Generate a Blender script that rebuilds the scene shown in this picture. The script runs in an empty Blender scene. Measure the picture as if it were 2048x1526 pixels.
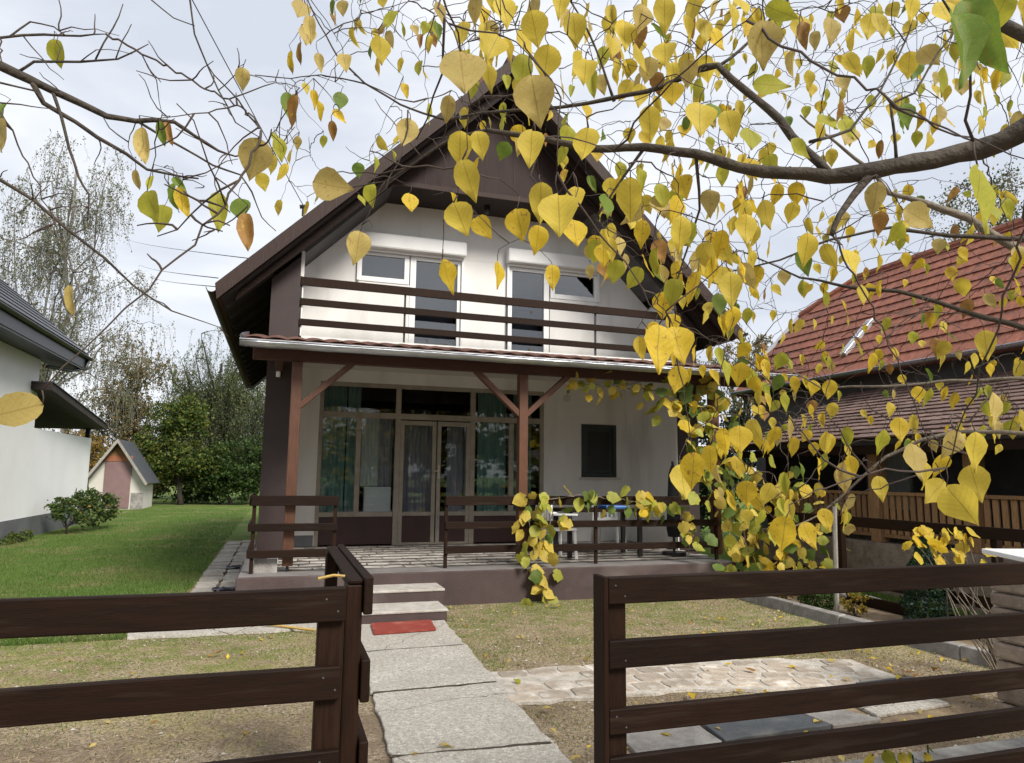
import bpy, bmesh, math, random
import numpy as np
from mathutils import Vector, Matrix, noise as mnoise

random.seed(7)
scene = bpy.context.scene
COL = scene.collection
PI = math.pi
RAD = math.radians

# ------------------------------------------------------------------ camera
# World frame: X runs along the house front, Y into the plot, Z up (metres).
CAM = Vector((-3.03, -9.10, 1.65))
FPX = 1417.0                      # focal length in pixels of a 2048 px wide frame
HEAD, PITCH, ROLL = RAD(18), math.atan(188 / 1417), 0.011
_fh = Vector((math.sin(HEAD), math.cos(HEAD), 0)); _r0 = Vector((math.cos(HEAD), -math.sin(HEAD), 0)); _z = Vector((0, 0, 1))
CF = _fh * math.cos(PITCH) + _z * math.sin(PITCH)
_u0 = _z * math.cos(PITCH) - _fh * math.sin(PITCH)
CR = _r0 * math.cos(ROLL) + _u0 * math.sin(ROLL)
CU = _u0 * math.cos(ROLL) - _r0 * math.sin(ROLL)
cd = bpy.data.cameras.new('camera'); cam = bpy.data.objects.new('camera', cd); COL.objects.link(cam)
cd.sensor_width = 36; cd.lens = FPX / 2048 * 36; cd.clip_start = 0.05; cd.clip_end = 3000
M = Matrix((CR, CU, -CF)).transposed().to_4x4(); M.translation = CAM
cam.matrix_world = M
scene.camera = cam

# ------------------------------------------------------------------ sky
SUN_EL, SUN_AZ = RAD(41), RAD(157)      # azimuth of the sun, clockwise from +Y
world = bpy.data.worlds.new('World'); scene.world = world; world.use_nodes = True
wn = world.node_tree.nodes; wl = world.node_tree.links
for n in list(wn): wn.remove(n)
w_out = wn.new('ShaderNodeOutputWorld'); w_bg = wn.new('ShaderNodeBackground'); w_bg.inputs['Strength'].default_value = 0.1
sky = wn.new('ShaderNodeTexSky'); sky.sky_type = 'NISHITA'; sky.sun_disc = False
sky.sun_elevation = SUN_EL; sky.sun_rotation = SUN_AZ; sky.air_density = 1.0; sky.dust_density = 2.0
tc = wn.new('ShaderNodeTexCoord'); mp = wn.new('ShaderNodeMapping'); mp.inputs['Scale'].default_value = (1, 1, 2.6)
n1 = wn.new('ShaderNodeTexNoise'); n1.inputs['Scale'].default_value = 2.6; n1.inputs['Detail'].default_value = 6; n1.inputs['Roughness'].default_value = .5
n1.inputs['Distortion'].default_value = .3
rp = wn.new('ShaderNodeValToRGB'); rp.color_ramp.elements[0].position = .37; rp.color_ramp.elements[0].color = (4.4, 4.7, 5.3, 1)
rp.color_ramp.elements[1].position = .63; rp.color_ramp.elements[1].color = (6.35, 6.5, 6.75, 1)
mx = wn.new('ShaderNodeMixRGB'); mx.inputs[0].default_value = .93
wl.new(tc.outputs['Generated'], mp.inputs['Vector']); wl.new(mp.outputs['Vector'], n1.inputs['Vector'])
wl.new(n1.outputs['Fac'], rp.inputs['Fac']); wl.new(sky.outputs['Color'], mx.inputs[1]); wl.new(rp.outputs['Color'], mx.inputs[2])
wl.new(mx.outputs['Color'], w_bg.inputs['Color']); wl.new(w_bg.outputs['Background'], w_out.inputs['Surface'])

# ------------------------------------------------------------------ sun (veiled by cloud)
sd = bpy.data.lights.new('sun', 'SUN'); sd.energy = 2.8; sd.angle = RAD(20); sd.color = (1, .95, .87)
so = bpy.data.objects.new('sun', sd); COL.objects.link(so)
sdir = Vector((math.sin(SUN_AZ) * math.cos(SUN_EL), math.cos(SUN_AZ) * math.cos(SUN_EL), math.sin(SUN_EL)))
so.rotation_euler = sdir.to_track_quat('Z', 'Y').to_euler(); so.location = (0, -20, 30)
vs = scene.view_settings
vs.view_transform = 'Standard'; vs.look = 'None'; vs.exposure = 0.74; vs.gamma = 1.0; vs.use_curve_mapping = False
scene.render.engine = 'CYCLES'
scene.cycles.max_bounces = 6; scene.cycles.diffuse_bounces = 4; scene.cycles.glossy_bounces = 3; scene.cycles.transparent_max_bounces = 16; scene.cycles.use_denoising = True

# ------------------------------------------------------------------ pixel <-> world (photo pixels, 2048 wide)
def ray(x, y): return CF + CR * ((x - 1024) / FPX) - CU * ((y - 763) / FPX)
def at(x, y, D): return CAM + ray(x, y) * D
def onz(x, y, z=0.0):
    d = ray(x, y); return CAM + d * ((z - CAM.z) / d.z)
def ony(x, y, Y):
    d = ray(x, y); return CAM + d * ((Y - CAM.y) / d.y)
def onx(x, y, X):
    d = ray(x, y); return CAM + d * ((X - CAM.x) / d.x)
def px(p):
    d = Vector(p) - CAM; w = d.dot(CF); return 1024 + FPX * d.dot(CR) / w, 763 - FPX * d.dot(CU) / w

# ------------------------------------------------------------------ materials
MATS = {}
def mat(name, c1, c2=None, rough=.7, scale=8, stretch=(1, 1, 1), bump=.0, bscale=None, metal=0.0, rnd=0.0, spec=.5,
        detail=5, c3=None, coord='Object', lo=.35, hi=.65, trans=0.0, s3=1.3, t3=(.5, .62), veins=False):
    m = bpy.data.materials.new(name); m.use_nodes = True; MATS[name] = m
    N = m.node_tree.nodes; L = m.node_tree.links
    b = N['Principled BSDF']; b.inputs['Roughness'].default_value = rough; b.inputs['Metallic'].default_value = metal
    b.inputs['Specular IOR Level'].default_value = spec
    if c2 is None: c2 = tuple(v * .8 for v in c1)
    if coord == 'World':
        g = N.new('ShaderNodeNewGeometry'); src = g.outputs['Position']
    else:
        t = N.new('ShaderNodeTexCoord'); src = t.outputs['Object']
    mpn = N.new('ShaderNodeMapping'); mpn.inputs['Scale'].default_value = stretch; L.new(src, mpn.inputs['Vector'])
    if rnd:
        oi = N.new('ShaderNodeObjectInfo'); va = N.new('ShaderNodeVectorMath'); va.operation = 'MULTIPLY_ADD'
        L.new(mpn.outputs['Vector'], va.inputs[2]); L.new(oi.outputs['Random'], va.inputs[0]); va.inputs[1].default_value = (37, 53, 71)
        vec = va.outputs[0]
    else: vec = mpn.outputs['Vector']
    n = N.new('ShaderNodeTexNoise'); n.inputs['Scale'].default_value = scale; n.inputs['Detail'].default_value = detail; n.inputs['Roughness'].default_value = .6
    L.new(vec, n.inputs['Vector'])
    r = N.new('ShaderNodeValToRGB'); r.color_ramp.elements[0].position = lo; r.color_ramp.elements[1].position = hi
    r.color_ramp.elements[0].color = (*c1, 1); r.color_ramp.elements[1].color = (*c2, 1); L.new(n.outputs['Fac'], r.inputs['Fac'])
    col = r.outputs['Color']
    if c3 is not None:
        n3 = N.new('ShaderNodeTexNoise'); n3.inputs['Scale'].default_value = s3; n3.inputs['Detail'].default_value = 6
        L.new(vec, n3.inputs['Vector'])
        mr = N.new('ShaderNodeMapRange'); mr.inputs[1].default_value = t3[0]; mr.inputs[2].default_value = t3[1]; L.new(n3.outputs['Fac'], mr.inputs[0])
        mi = N.new('ShaderNodeMixRGB'); L.new(mr.outputs[0], mi.inputs[0]); L.new(col, mi.inputs[1]); mi.inputs[2].default_value = (*c3, 1); col = mi.outputs[0]
    if rnd:
        h = N.new('ShaderNodeHueSaturation'); mr = N.new('ShaderNodeMapRange'); mr.inputs[3].default_value = 1 - rnd; mr.inputs[4].default_value = 1 + rnd
        L.new(oi.outputs['Random'], mr.inputs[0]); L.new(mr.outputs[0], h.inputs['Value']); L.new(col, h.inputs['Color']); col = h.outputs['Color']
    if veins:
        tx = N.new('ShaderNodeTexCoord'); sx_ = N.new('ShaderNodeSeparateXYZ'); L.new(tx.outputs['Object'], sx_.inputs[0])
        def mth(o_, a_, c_=0.0):
            q = N.new('ShaderNodeMath'); q.operation = o_
            for i_, v_ in enumerate((a_, c_)):
                if isinstance(v_, (int, float)): q.inputs[i_].default_value = v_
                else: L.new(v_, q.inputs[i_])
            return q.outputs[0]
        ax_ = mth('ABSOLUTE', sx_.outputs[0]); rib = mth('LESS_THAN', ax_, .012)
        sv = mth('GREATER_THAN', mth('SINE', mth('MULTIPLY', mth('ADD', sx_.outputs[2], mth('MULTIPLY', ax_, -.9)), 46.0)), .93)
        fac = mth('MAXIMUM', mth('MULTIPLY', rib, .55), mth('MULTIPLY', sv, .22))
        mv = N.new('ShaderNodeMixRGB'); L.new(fac, mv.inputs[0]); L.new(col, mv.inputs[1]); mv.inputs[2].default_value = (.30, .20, .05, 1); col = mv.outputs[0]
    L.new(col, b.inputs['Base Color'])
    if bump:
        nb = N.new('ShaderNodeTexNoise'); nb.inputs['Scale'].default_value = bscale or scale * 3; nb.inputs['Detail'].default_value = 6; L.new(vec, nb.inputs['Vector'])
        bn = N.new('ShaderNodeBump'); bn.inputs['Strength'].default_value = bump; bn.inputs['Distance'].default_value = .02
        L.new(nb.outputs['Fac'], bn.inputs['Height']); L.new(bn.outputs['Normal'], b.inputs['Normal'])
    if trans:
        tr = N.new('ShaderNodeBsdfTranslucent'); L.new(col, tr.inputs['Color']); ms = N.new('ShaderNodeMixShader'); ms.inputs[0].default_value = trans
        out = N['Material Output']; L.new(b.outputs[0], ms.inputs[1]); L.new(tr.outputs[0], ms.inputs[2]); L.new(ms.outputs[0], out.inputs['Surface'])
    return m

def glass_mat(name, tint=(.8, .84, .84), mn=.06):
    m = bpy.data.materials.new(name); m.use_nodes = True; N = m.node_tree.nodes; L = m.node_tree.links
    N.remove(N['Principled BSDF'])
    fr = N.new('ShaderNodeFresnel'); fr.inputs['IOR'].default_value = 1.52
    ad = N.new('ShaderNodeMath'); ad.operation = 'ADD'; ad.inputs[1].default_value = mn; L.new(fr.outputs[0], ad.inputs[0])
    gl = N.new('ShaderNodeBsdfGlossy'); gl.inputs['Roughness'].default_value = .015
    tr = N.new('ShaderNodeBsdfTransparent'); tr.inputs['Color'].default_value = (*tint, 1)
    nz = N.new('ShaderNodeTexNoise'); nz.inputs['Scale'].default_value = 1.7
    bp = N.new('ShaderNodeBump'); bp.inputs['Strength'].default_value = .08; bp.inputs['Distance'].default_value = .02
    L.new(nz.outputs['Fac'], bp.inputs['Height']); L.new(bp.outputs[0], gl.inputs['Normal'])
    mi = N.new('ShaderNodeMixShader'); L.new(ad.outputs[0], mi.inputs[0]); L.new(tr.outputs[0], mi.inputs[1]); L.new(gl.outputs[0], mi.inputs[2])
    L.new(mi.outputs[0], N['Material Output'].inputs['Surface']); MATS[name] = m; return m

# wood, metal, plaster
mat('wood_dark', (.0165, .0072, .0037), (.0098, .0043, .0024), .6, 5, (1, 14, 14), .14, 22, rnd=.2, spec=.15, c3=(.024, .015, .010), s3=2.2, t3=(.58, .72))
mat('wood_dark_y', (.021, .0095, .0048), (.0125, .0057, .0031), .6, 5, (1, 14, 14), .10, 22, rnd=.18, spec=.15)
mat('wood_post', (.024, .0104, .0052), (.0135, .006, .0032), .6, 5, (14, 14, 1), .10, 22, rnd=.15, spec=.15)
mat('wood_red', (.110, .042, .0175), (.075, .028, .013), .5, 6, (9, 9, 1), .2, 30, rnd=.1)
mat('wood_beam', (.075, .024, .014), (.05, .016, .01), .55, 6, (1, 9, 9), .2, 30)
mat('wood_raw', (.36, .20, .09), (.25, .135, .06), .75, 8, (6, 6, 1), .2, rnd=.2)
mat('wood_grey', (.36, .33, .29), (.24, .22, .19), .8, 8, (6, 6, 1), .2, rnd=.2)
mat('brown_metal', (.050, .0305, .0255), (.036, .0215, .018), .6, 5, (12, 12, 1.2), .12, 14, spec=.22)
mat('brown_wall', (.040, .023, .021), (.031, .018, .017), .6, 5, bump=.1, bscale=90)
mat('gable_panel', (.038, .0225, .0205), (.027, .016, .015), .65, 4, (3, 3, .5), bump=.08, bscale=40, spec=.2)
mat('dark_panel', (.05, .018, .016), (.035, .012, .011), .5, 4, (1, 1, .3), .1)
mat('soffit_grey', (.085, .082, .082), (.06, .058, .058), .7, 3, bump=.1)
mat('soffit_dark', (.035, .026, .023), (.022, .016, .015), .9, 4, bump=.15)
mat('white_plaster', (.79, .775, .75), (.72, .705, .68), .85, 1.3, (1.6, 1.6, .45), bump=.25, bscale=110, c3=(.585, .57, .53), s3=1.5, t3=(.52, .78))
mat('cream_plaster', (.62, .59, .54), (.55, .52, .47), .85, 1.3, bump=.2, bscale=120)
mat('white_wall_far', (.86, .86, .86), (.81, .81, .81), .85, 1.0, bump=.08, bscale=100)
mat('upvc', (.80, .80, .79), (.74, .74, .73), .35, 3)
mat('frame_beige', (.36, .32, .26), (.27, .24, .19), .5, 5, bump=.08)
mat('frame_green', (.022, .034, .032), (.03, .042, .04), .4, 5)
mat('plinth_brown', (.072, .045, .042), (.052, .033, .031), .75, 3, bump=.3, bscale=60, c3=(.12, .095, .088), s3=1.1, t3=(.55, .75))
mat('plinth_grey', (.15, .155, .165), (.11, .113, .12), .85, 3, bump=.3, bscale=70)
mat('concrete_grey', (.27, .25, .23), (.18, .165, .15), .9, 8, bump=.5, bscale=40, c3=(.36, .35, .32), s3=2.5, rnd=.1, detail=8)
mat('concrete_step', (.50, .47, .42), (.36, .33, .29), .9, 9, bump=.4, bscale=50, c3=(.25, .22, .19), s3=3, t3=(.58, .75), detail=8)
mat('floor_tile', (.56, .53, .48), (.42, .39, .35), .7, 9, bump=.3, bscale=40, c3=(.14, .115, .10), s3=5, t3=(.52, .68), rnd=.2)
mat('floor_base', (.085, .062, .052), (.05, .036, .03), .85, 6, bump=.3)
mat('floor_edge', (.24, .22, .21), (.17, .155, .15), .6, 4, bump=.2)
mat('zinc', (.48, .50, .53), (.33, .35, .38), .35, 5, (1, 6, 6), .1, metal=.85)
mat('galv', (.55, .57, .6), (.45, .47, .5), .4, 5, metal=.7)
mat('tile_brown', (.135, .058, .04), (.085, .04, .03), .8, 14, bump=.4, bscale=40, c3=(.06, .052, .04), s3=4, t3=(.55, .7), rnd=.25)
mat('tile_red', (.31, .105, .058), (.20, .072, .045), .8, 12, bump=.4, bscale=35, c3=(.12, .06, .045), s3=3, t3=(.54, .75), rnd=.10)
mat('tile_red_stuff', (.285, .097, .055), (.185, .068, .043), .8, 9, bump=.4, bscale=35, c3=(.11, .055, .042), s3=2, t3=(.55, .75))
mat('shingle', (.185, .112, .088), (.10, .060, .048), .9, 14, bump=.5, bscale=40, c3=(.20, .135, .115), s3=6, t3=(.5, .65), rnd=.18)
mat('slate', (.075, .080, .092), (.05, .053, .062), .45, 8, bump=.2, bscale=30, rnd=.2)
mat('black_trim', (.014, .014, .016), (.02, .02, .022), .4, 5)
mat('brick_paver', (.43, .365, .29), (.31, .255, .20), .9, 14, bump=.5, bscale=60, c3=(.60, .55, .48), s3=6, t3=(.5, .66), rnd=.2)
mat('joint_soil', (.075, .058, .04), (.035, .027, .02), .95, 30, bump=.6, coord='World', c3=(.07, .09, .03), s3=6, t3=(.56, .66))
mat('lime_joint', (.56, .515, .45), (.36, .32, .265), .95, 9, bump=.7, bscale=40, coord='World')
mat('slate_slab', (.055, .062, .07), (.085, .09, .095), .55, 6, bump=.4, bscale=20, c3=(.16, .15, .14), s3=3, t3=(.55, .7))
mat('flagstone', (.40, .37, .32), (.28, .255, .22), .9, 9, bump=.5, bscale=30, rnd=.2)
mat('black_plastic', (.012, .016, .025), (.02, .024, .034), .4, 9, bump=.5, bscale=14)
mat('wall_stone', (.32, .25, .19), (.20, .155, .12), .9, 9, bump=.7, bscale=20, rnd=.25)
mat('mat_red', (.36, .055, .034), (.27, .040, .026), .95, 40, bump=.8, bscale=220, c3=(.42, .12, .08), s3=5, t3=(.55, .7))
mat('white_plastic', (.80, .80, .80), (.74, .74, .74), .35, 4)
mat('blue_plastic', (.05, .16, .42), (.04, .13, .36), .4, 4)
mat('black_cloth', (.009, .009, .010), (.014, .014, .015), .9, 9, bump=.3)
mat('rope', (.55, .36, .10), (.4, .26, .08), .8, 60)
mat('curtain_teal', (.30, .48, .44), (.19, .34, .31), .9, 4, (9, 9, .6), trans=.15)
mat('curtain_mauve', (.48, .46, .52), (.32, .30, .36), .9, 4, (9, 9, .6), trans=.15)
mat('curtain_pale', (.74, .78, .75), (.6, .64, .61), .9, 4, (9, 9, .6), trans=.15)
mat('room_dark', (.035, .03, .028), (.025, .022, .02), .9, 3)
mat('blind_grey', (.15, .17, .20), (.12, .135, .16), .7, 3, (.4, .4, 12))
mat('interior_grey', (.10, .10, .098), (.075, .074, .072), .8, 3)
mat('terracotta', (.35, .13, .06), (.28, .1, .05), .7, 6)
mat('door_mauve', (.22, .135, .135), (.19, .115, .115), .6, 4)
mat('ivory', (.55, .5, .4), (.5, .45, .36), .4, 4)
mat('cable', (.03, .03, .032), (.02, .02, .022), .6, 4)
mat('chimney', (.16, .075, .055), (.11, .055, .042), .85, 8, bump=.4)
mat('moss', (.06, .065, .03), (.04, .045, .02), .95, 12, bump=.6)
mat('bark', (.075, .058, .040), (.036, .028, .021), .85, 14, (1, 1, 1), .6, 50)
mat('bark_light', (.21, .175, .13), (.13, .105, .08), .85, 14, bump=.5, bscale=50)
mat('twig', (.070, .046, .034), (.045, .03, .023), .8, 20)
mat('bark_dark', (.05, .04, .032), (.03, .025, .02), .9, 10, bump=.6)
mat('bark_birch', (.26, .25, .23), (.12, .11, .10), .8, 6, (1, 1, .3), .3)
glass_mat('glass', (.92, .95, .95), .015); glass_mat('glass_dark', (.5, .55, .57), .02)
glass_mat('glass_up', (.6, .63, .66), .10)

def leaf_mat(name, c1, c2, trans=.4, c3=None):
    return mat(name, c1, c2, .55, 22, rnd=.16, trans=trans, bump=.15, bscale=70, c3=c3, s3=7, t3=(.60, .70), spec=.3, veins=True)
leaf_mat('leaf_yellow', (.72, .555, .060), (.66, .51, .08), .45)
leaf_mat('leaf_gold', (.76, .55, .04), (.69, .48, .04), .45, (.42, .22, .05))
leaf_mat('leaf_dull', (.56, .44, .15), (.52, .39, .11), .40, (.42, .26, .09))
leaf_mat('leaf_lime', (.38, .42, .04), (.50, .44, .05), .45)
leaf_mat('leaf_green', (.13, .22, .03), (.18, .25, .035), .4)
leaf_mat('leaf_brown', (.30, .14, .04), (.36, .2, .05), .3, (.5, .36, .07))
leaf_mat('vine_lime', (.31, .35, .05), (.44, .42, .07), .35, (.52, .40, .07))
leaf_mat('vine_green', (.10, .17, .035), (.15, .21, .045), .35)
leaf_mat('vine_yellow', (.56, .44, .065), (.62, .46, .09), .35, (.38, .24, .05))
for nm, a, b in (('fol_dark', (.022, .046, .010), (.04, .075, .016)), ('fol_mid', (.055, .095, .018), (.09, .13, .022)), ('fol_lime', (.12, .15, .022), (.17, .17, .03)),
                 ('fol_grey', (.125, .13, .075), (.18, .175, .10)), ('fol_willow', (.085, .128, .042), (.13, .175, .06)), ('fol_blue', (.03, .065, .045), (.045, .085, .06)),
                 ('fol_yellow', (.33, .23, .04), (.4, .25, .04)), ('fol_rust', (.30, .17, .045), (.36, .22, .06)), ('fol_olive', (.16, .14, .06), (.23, .19, .085))):
    mat(nm, a, b, .6, 3, trans=.3, spec=.3)
mat('grass_blade', (.075, .145, .022), (.115, .19, .032), .6, 1.2, trans=.3, coord='World', c3=(.16, .16, .05), s3=.5, t3=(.52, .7))
mat('grass_dry', (.40, .33, .16), (.27, .21, .11), .8, 3, trans=.15, coord='World', c3=(.20, .23, .05), s3=.9, t3=(.48, .62))
mat('litter', (.30, .22, .13), (.14, .095, .06), .9, 5, coord='World')
mat('pebble', (.48, .45, .40), (.36, .33, .29), .8, 5, coord='World')

def concrete_mat():
    m = bpy.data.materials.new('concrete'); m.use_nodes = True; N = m.node_tree.nodes; L = m.node_tree.links; b = N['Principled BSDF']; b.inputs['Roughness'].default_value = .92; b.inputs['Specular IOR Level'].default_value = .25
    g = N.new('ShaderNodeNewGeometry')
    def noi(s_, d=6, r_=.6):
        n = N.new('ShaderNodeTexNoise'); n.inputs['Scale'].default_value = s_; n.inputs['Detail'].default_value = d; n.inputs['Roughness'].default_value = r_; L.new(g.outputs['Position'], n.inputs['Vector']); return n.outputs['Fac']
    def rm(v, a, c): r_ = N.new('ShaderNodeMapRange'); r_.inputs[1].default_value = a; r_.inputs[2].default_value = c; L.new(v, r_.inputs[0]); return r_.outputs[0]
    def mix(f, a, c):
        n = N.new('ShaderNodeMixRGB'); L.new(f, n.inputs[0])
        for i, v in ((1, a), (2, c)):
            if isinstance(v, tuple): n.inputs[i].default_value = (*v, 1)
            else: L.new(v, n.inputs[i])
        return n.outputs[0]
    c = mix(rm(noi(2.2, 8, .7), .38, .62), (.40, .375, .325), (.54, .51, .455))
    c = mix(rm(noi(30, 8, .75), .42, .60), (.32, .29, .245), c)
    c = mix(rm(noi(70, 3, .5), .60, .68), c, (.68, .65, .59))
    c = mix(rm(noi(16, 6, .7), .60, .68), c, (.64, .61, .55))
    c = mix(rm(noi(55, 3, .5), .66, .72), c, (.12, .10, .08))
    v = N.new('ShaderNodeTexVoronoi'); v.feature = 'DISTANCE_TO_EDGE'; v.inputs['Scale'].default_value = .42
    w = N.new('ShaderNodeMixRGB'); w.blend_type = 'ADD'; w.inputs[0].default_value = .35; L.new(g.outputs['Position'], w.inputs[1])
    nn = N.new('ShaderNodeTexNoise'); nn.inputs['Scale'].default_value = 2.5; nn.inputs['Detail'].default_value = 8; L.new(g.outputs['Position'], nn.inputs['Vector']); L.new(nn.outputs['Color'], w.inputs[2]); L.new(w.outputs[0], v.inputs['Vector'])
    cr = N.new('ShaderNodeMath'); cr.operation = 'LESS_THAN'; cr.inputs[1].default_value = .0016; L.new(v.outputs['Distance'], cr.inputs[0])
    L.new(mix(cr.outputs[0], c, (.10, .085, .065)), b.inputs['Base Color'])
    bp_ = N.new('ShaderNodeBump'); bp_.inputs['Strength'].default_value = .7; bp_.inputs['Distance'].default_value = .012; L.new(noi(32, 8, .7), bp_.inputs['Height']); L.new(bp_.outputs[0], b.inputs['Normal'])
    MATS['concrete'] = m
concrete_mat()
# ground: bare earth, dry turf, mown lawn
def ground_mat():
    m = bpy.data.materials.new('ground'); m.use_nodes = True; N = m.node_tree.nodes; L = m.node_tree.links; b = N['Principled BSDF']
    b.inputs['Roughness'].default_value = .95; b.inputs['Specular IOR Level'].default_value = .2
    g = N.new('ShaderNodeNewGeometry'); sp = N.new('ShaderNodeSeparateXYZ'); L.new(g.outputs['Position'], sp.inputs[0])
    def noi(s, d=6):
        n = N.new('ShaderNodeTexNoise'); n.inputs['Scale'].default_value = s; n.inputs['Detail'].default_value = d; n.inputs['Roughness'].default_value = .62
        L.new(g.outputs['Position'], n.inputs['Vector']); return n.outputs['Fac']
    def rng(v, a, c, lo=0, hi=1):
        r = N.new('ShaderNodeMapRange'); r.interpolation_type = 'SMOOTHSTEP'; r.inputs[1].default_value = a; r.inputs[2].default_value = c
        r.inputs[3].default_value = lo; r.inputs[4].default_value = hi; L.new(v, r.inputs[0]); return r.outputs[0]
    def op(o, a, c):
        n = N.new('ShaderNodeMath'); n.operation = o
        for i, v in enumerate((a, c)):
            if isinstance(v, (int, float)): n.inputs[i].default_value = v
            else: L.new(v, n.inputs[i])
        return n.outputs[0]
    def mixc(f, a, c):
        n = N.new('ShaderNodeMixRGB'); L.new(f, n.inputs[0])
        for i, v in ((1, a), (2, c)):
            if isinstance(v, tuple): n.inputs[i].default_value = (*v, 1)
            else: L.new(v, n.inputs[i])
        return n.outputs[0]
    fine = noi(38, 8); mid = noi(5, 8); big = noi(.75, 4)
    earth = mixc(rng(fine, .36, .64), (.15, .11, .072), (.47, .375, .265))
    earth = mixc(op('MULTIPLY', rng(mid, .42, .6), .5), earth, (.40, .32, .22))
    earth = mixc(rng(noi(130, 3), .60, .66), earth, (.07, .05, .034))
    earth = mixc(rng(noi(90, 4), .62, .72), earth, (.42, .36, .27))
    earth = mixc(op('MULTIPLY', rng(op('ADD', noi(1.6, 6), op('MULTIPLY', mid, .4)), .62, .78), .65), earth, (.16, .115, .075))
    dry = mixc(rng(fine, .36, .64), (.20, .165, .075), (.47, .39, .21))
    green = mixc(rng(fine, .36, .64), (.055, .102, .016), (.13, .198, .036))
    lawn = mixc(rng(op('ADD', big, op('MULTIPLY', mid, .25)), .60, .80), green, (.20, .18, .075))
    # dry turf over earth
    wob = op('MULTIPLY', op('SUBTRACT', mid, .5), 2.2)
    wob2 = op('MULTIPLY', op('SUBTRACT', big, .5), 3.0)
    yy = op('ADD', sp.outputs[1], op('ADD', wob, wob2))
    xx = op('ADD', sp.outputs[0], op('MULTIPLY', wob, .4))
    turf_f = op('MULTIPLY', rng(yy, -4.2, -2.9), op('MULTIPLY', rng(big, .35, .6, .35, 1), rng(mid, .3, .6, .3, 1)))
    right_f = op('MULTIPLY', rng(xx, -2.5, -1.0), rng(op('ADD', mid, op('MULTIPLY', big, .6)), .74, .88))
    right_f = op('MULTIPLY', right_f, rng(yy, -3.4, -2.2))
    c = mixc(turf_f, earth, dry)
    left_g = op('MULTIPLY', rng(xx, -2.4, -3.0), op('MULTIPLY', rng(yy, -3.6, -1.6), rng(mid, .40, .62)))
    c = mixc(op('MULTIPLY', left_g, .8), c, (.15, .185, .04))
    c = mixc(op('MULTIPLY', right_f, .5), c, green)
    lawn_f = op('MULTIPLY', rng(xx, -2.6, -3.6), rng(yy, -1.6, 1.0))
    c = mixc(lawn_f, c, lawn)
    nb_f = rng(sp.outputs[0], 4.22, 4.4)
    c = mixc(nb_f, c, mixc(rng(fine, .3, .7), (.09, .16, .02), (.15, .22, .035)))
    L.new(c, b.inputs['Base Color'])
    bp = N.new('ShaderNodeBump'); bp.inputs['Strength'].default_value = .9; bp.inputs['Distance'].default_value = .03
    L.new(op('ADD', fine, op('MULTIPLY', mid, 1.5)), bp.inputs['Height']); L.new(bp.outputs[0], b.inputs['Normal'])
    MATS['ground'] = m
ground_mat()

# ------------------------------------------------------------------ mesh helpers
class MB:
    def __init__(s): s.v = []; s.f = []; s.m = []
    def add(s, vs_, fs, mi=0):
        o = len(s.v); s.v += [tuple(v) for v in vs_]; s.f += [tuple(i + o for i in f) for f in fs]; s.m += [mi] * len(fs); return s
    def hexa(s, p, mi=0):   # 4 bottom + 4 top
        return s.add(p, [(3, 2, 1, 0), (4, 5, 6, 7), (0, 1, 5, 4), (1, 2, 6, 5), (2, 3, 7, 6), (3, 0, 4, 7)], mi)
    def box(s, x0, x1, y0, y1, z0, z1, mi=0):
        return s.hexa([(x0, y0, z0), (x1, y0, z0), (x1, y1, z0), (x0, y1, z0), (x0, y0, z1), (x1, y0, z1), (x1, y1, z1), (x0, y1, z1)], mi)
    def beam(s, a, b, w, h, up=(0, 0, 1), mi=0):
        a, b = Vector(a), Vector(b); d = (b - a).normalized(); sx = d.cross(Vector(up)).normalized(); u = sx.cross(d).normalized()
        q = [(-w / 2, -h / 2), (w / 2, -h / 2), (w / 2, h / 2), (-w / 2, h / 2)]
        return s.hexa([a + sx * i + u * j for i, j in q] + [b + sx * i + u * j for i, j in q], mi)
    def prism(s, poly, ext, mi=0):
        n = len(poly); e = Vector(ext); p = [Vector(q) for q in poly]
        fs = [tuple(range(n))[::-1], tuple(range(n, 2 * n))] + [(i, (i + 1) % n, n + (i + 1) % n, n + i) for i in range(n)]
        return s.add(p + [q + e for q in p], fs, mi)
    def tube(s, pts, rad, sides=8, mi=0, cap=True):
        pts = [Vector(p) for p in pts]
        if not hasattr(rad, '__len__'): rad = [rad] * len(pts)
        rings = []; ref = None; o = len(s.v)
        for i, p in enumerate(pts):
            d = (pts[min(i + 1, len(pts) - 1)] - pts[max(i - 1, 0)])
            if d.length < 1e-9: d = Vector((0, 0, 1))
            d.normalize()
            if ref is None: ref = Vector((0, 0, 1)) if abs(d.z) < .9 else Vector((1, 0, 0))
            a = d.cross(ref).normalized(); b = a.cross(d).normalized(); ref = b
            s.v += [tuple(p + (a * math.cos(2 * PI * k / sides) + b * math.sin(2 * PI * k / sides)) * rad[i]) for k in range(sides)]
        for i in range(len(pts) - 1):
            for k in range(sides):
                q = o + i * sides; s.f.append((q + k, q + (k + 1) % sides, q + sides + (k + 1) % sides, q + sides + k)); s.m.append(mi)
        if cap and sides > 2:
            s.f.append(tuple(o + k for k in range(sides))[::-1]); s.m.append(mi)
            q = o + (len(pts) - 1) * sides; s.f.append(tuple(q + k for k in range(sides))); s.m.append(mi)
        return s
    def mesh(s, name, mats, smooth=False):
        me = bpy.data.meshes.new(name); me.from_pydata(s.v, [], s.f)
        for m_ in (mats if isinstance(mats, (list, tuple)) else [mats]): me.materials.append(MATS[m_])
        if any(s.m): me.polygons.foreach_set('material_index', s.m)
        if smooth: me.polygons.foreach_set('use_smooth', [True] * len(me.polygons))
        me.update(); return me

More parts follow.
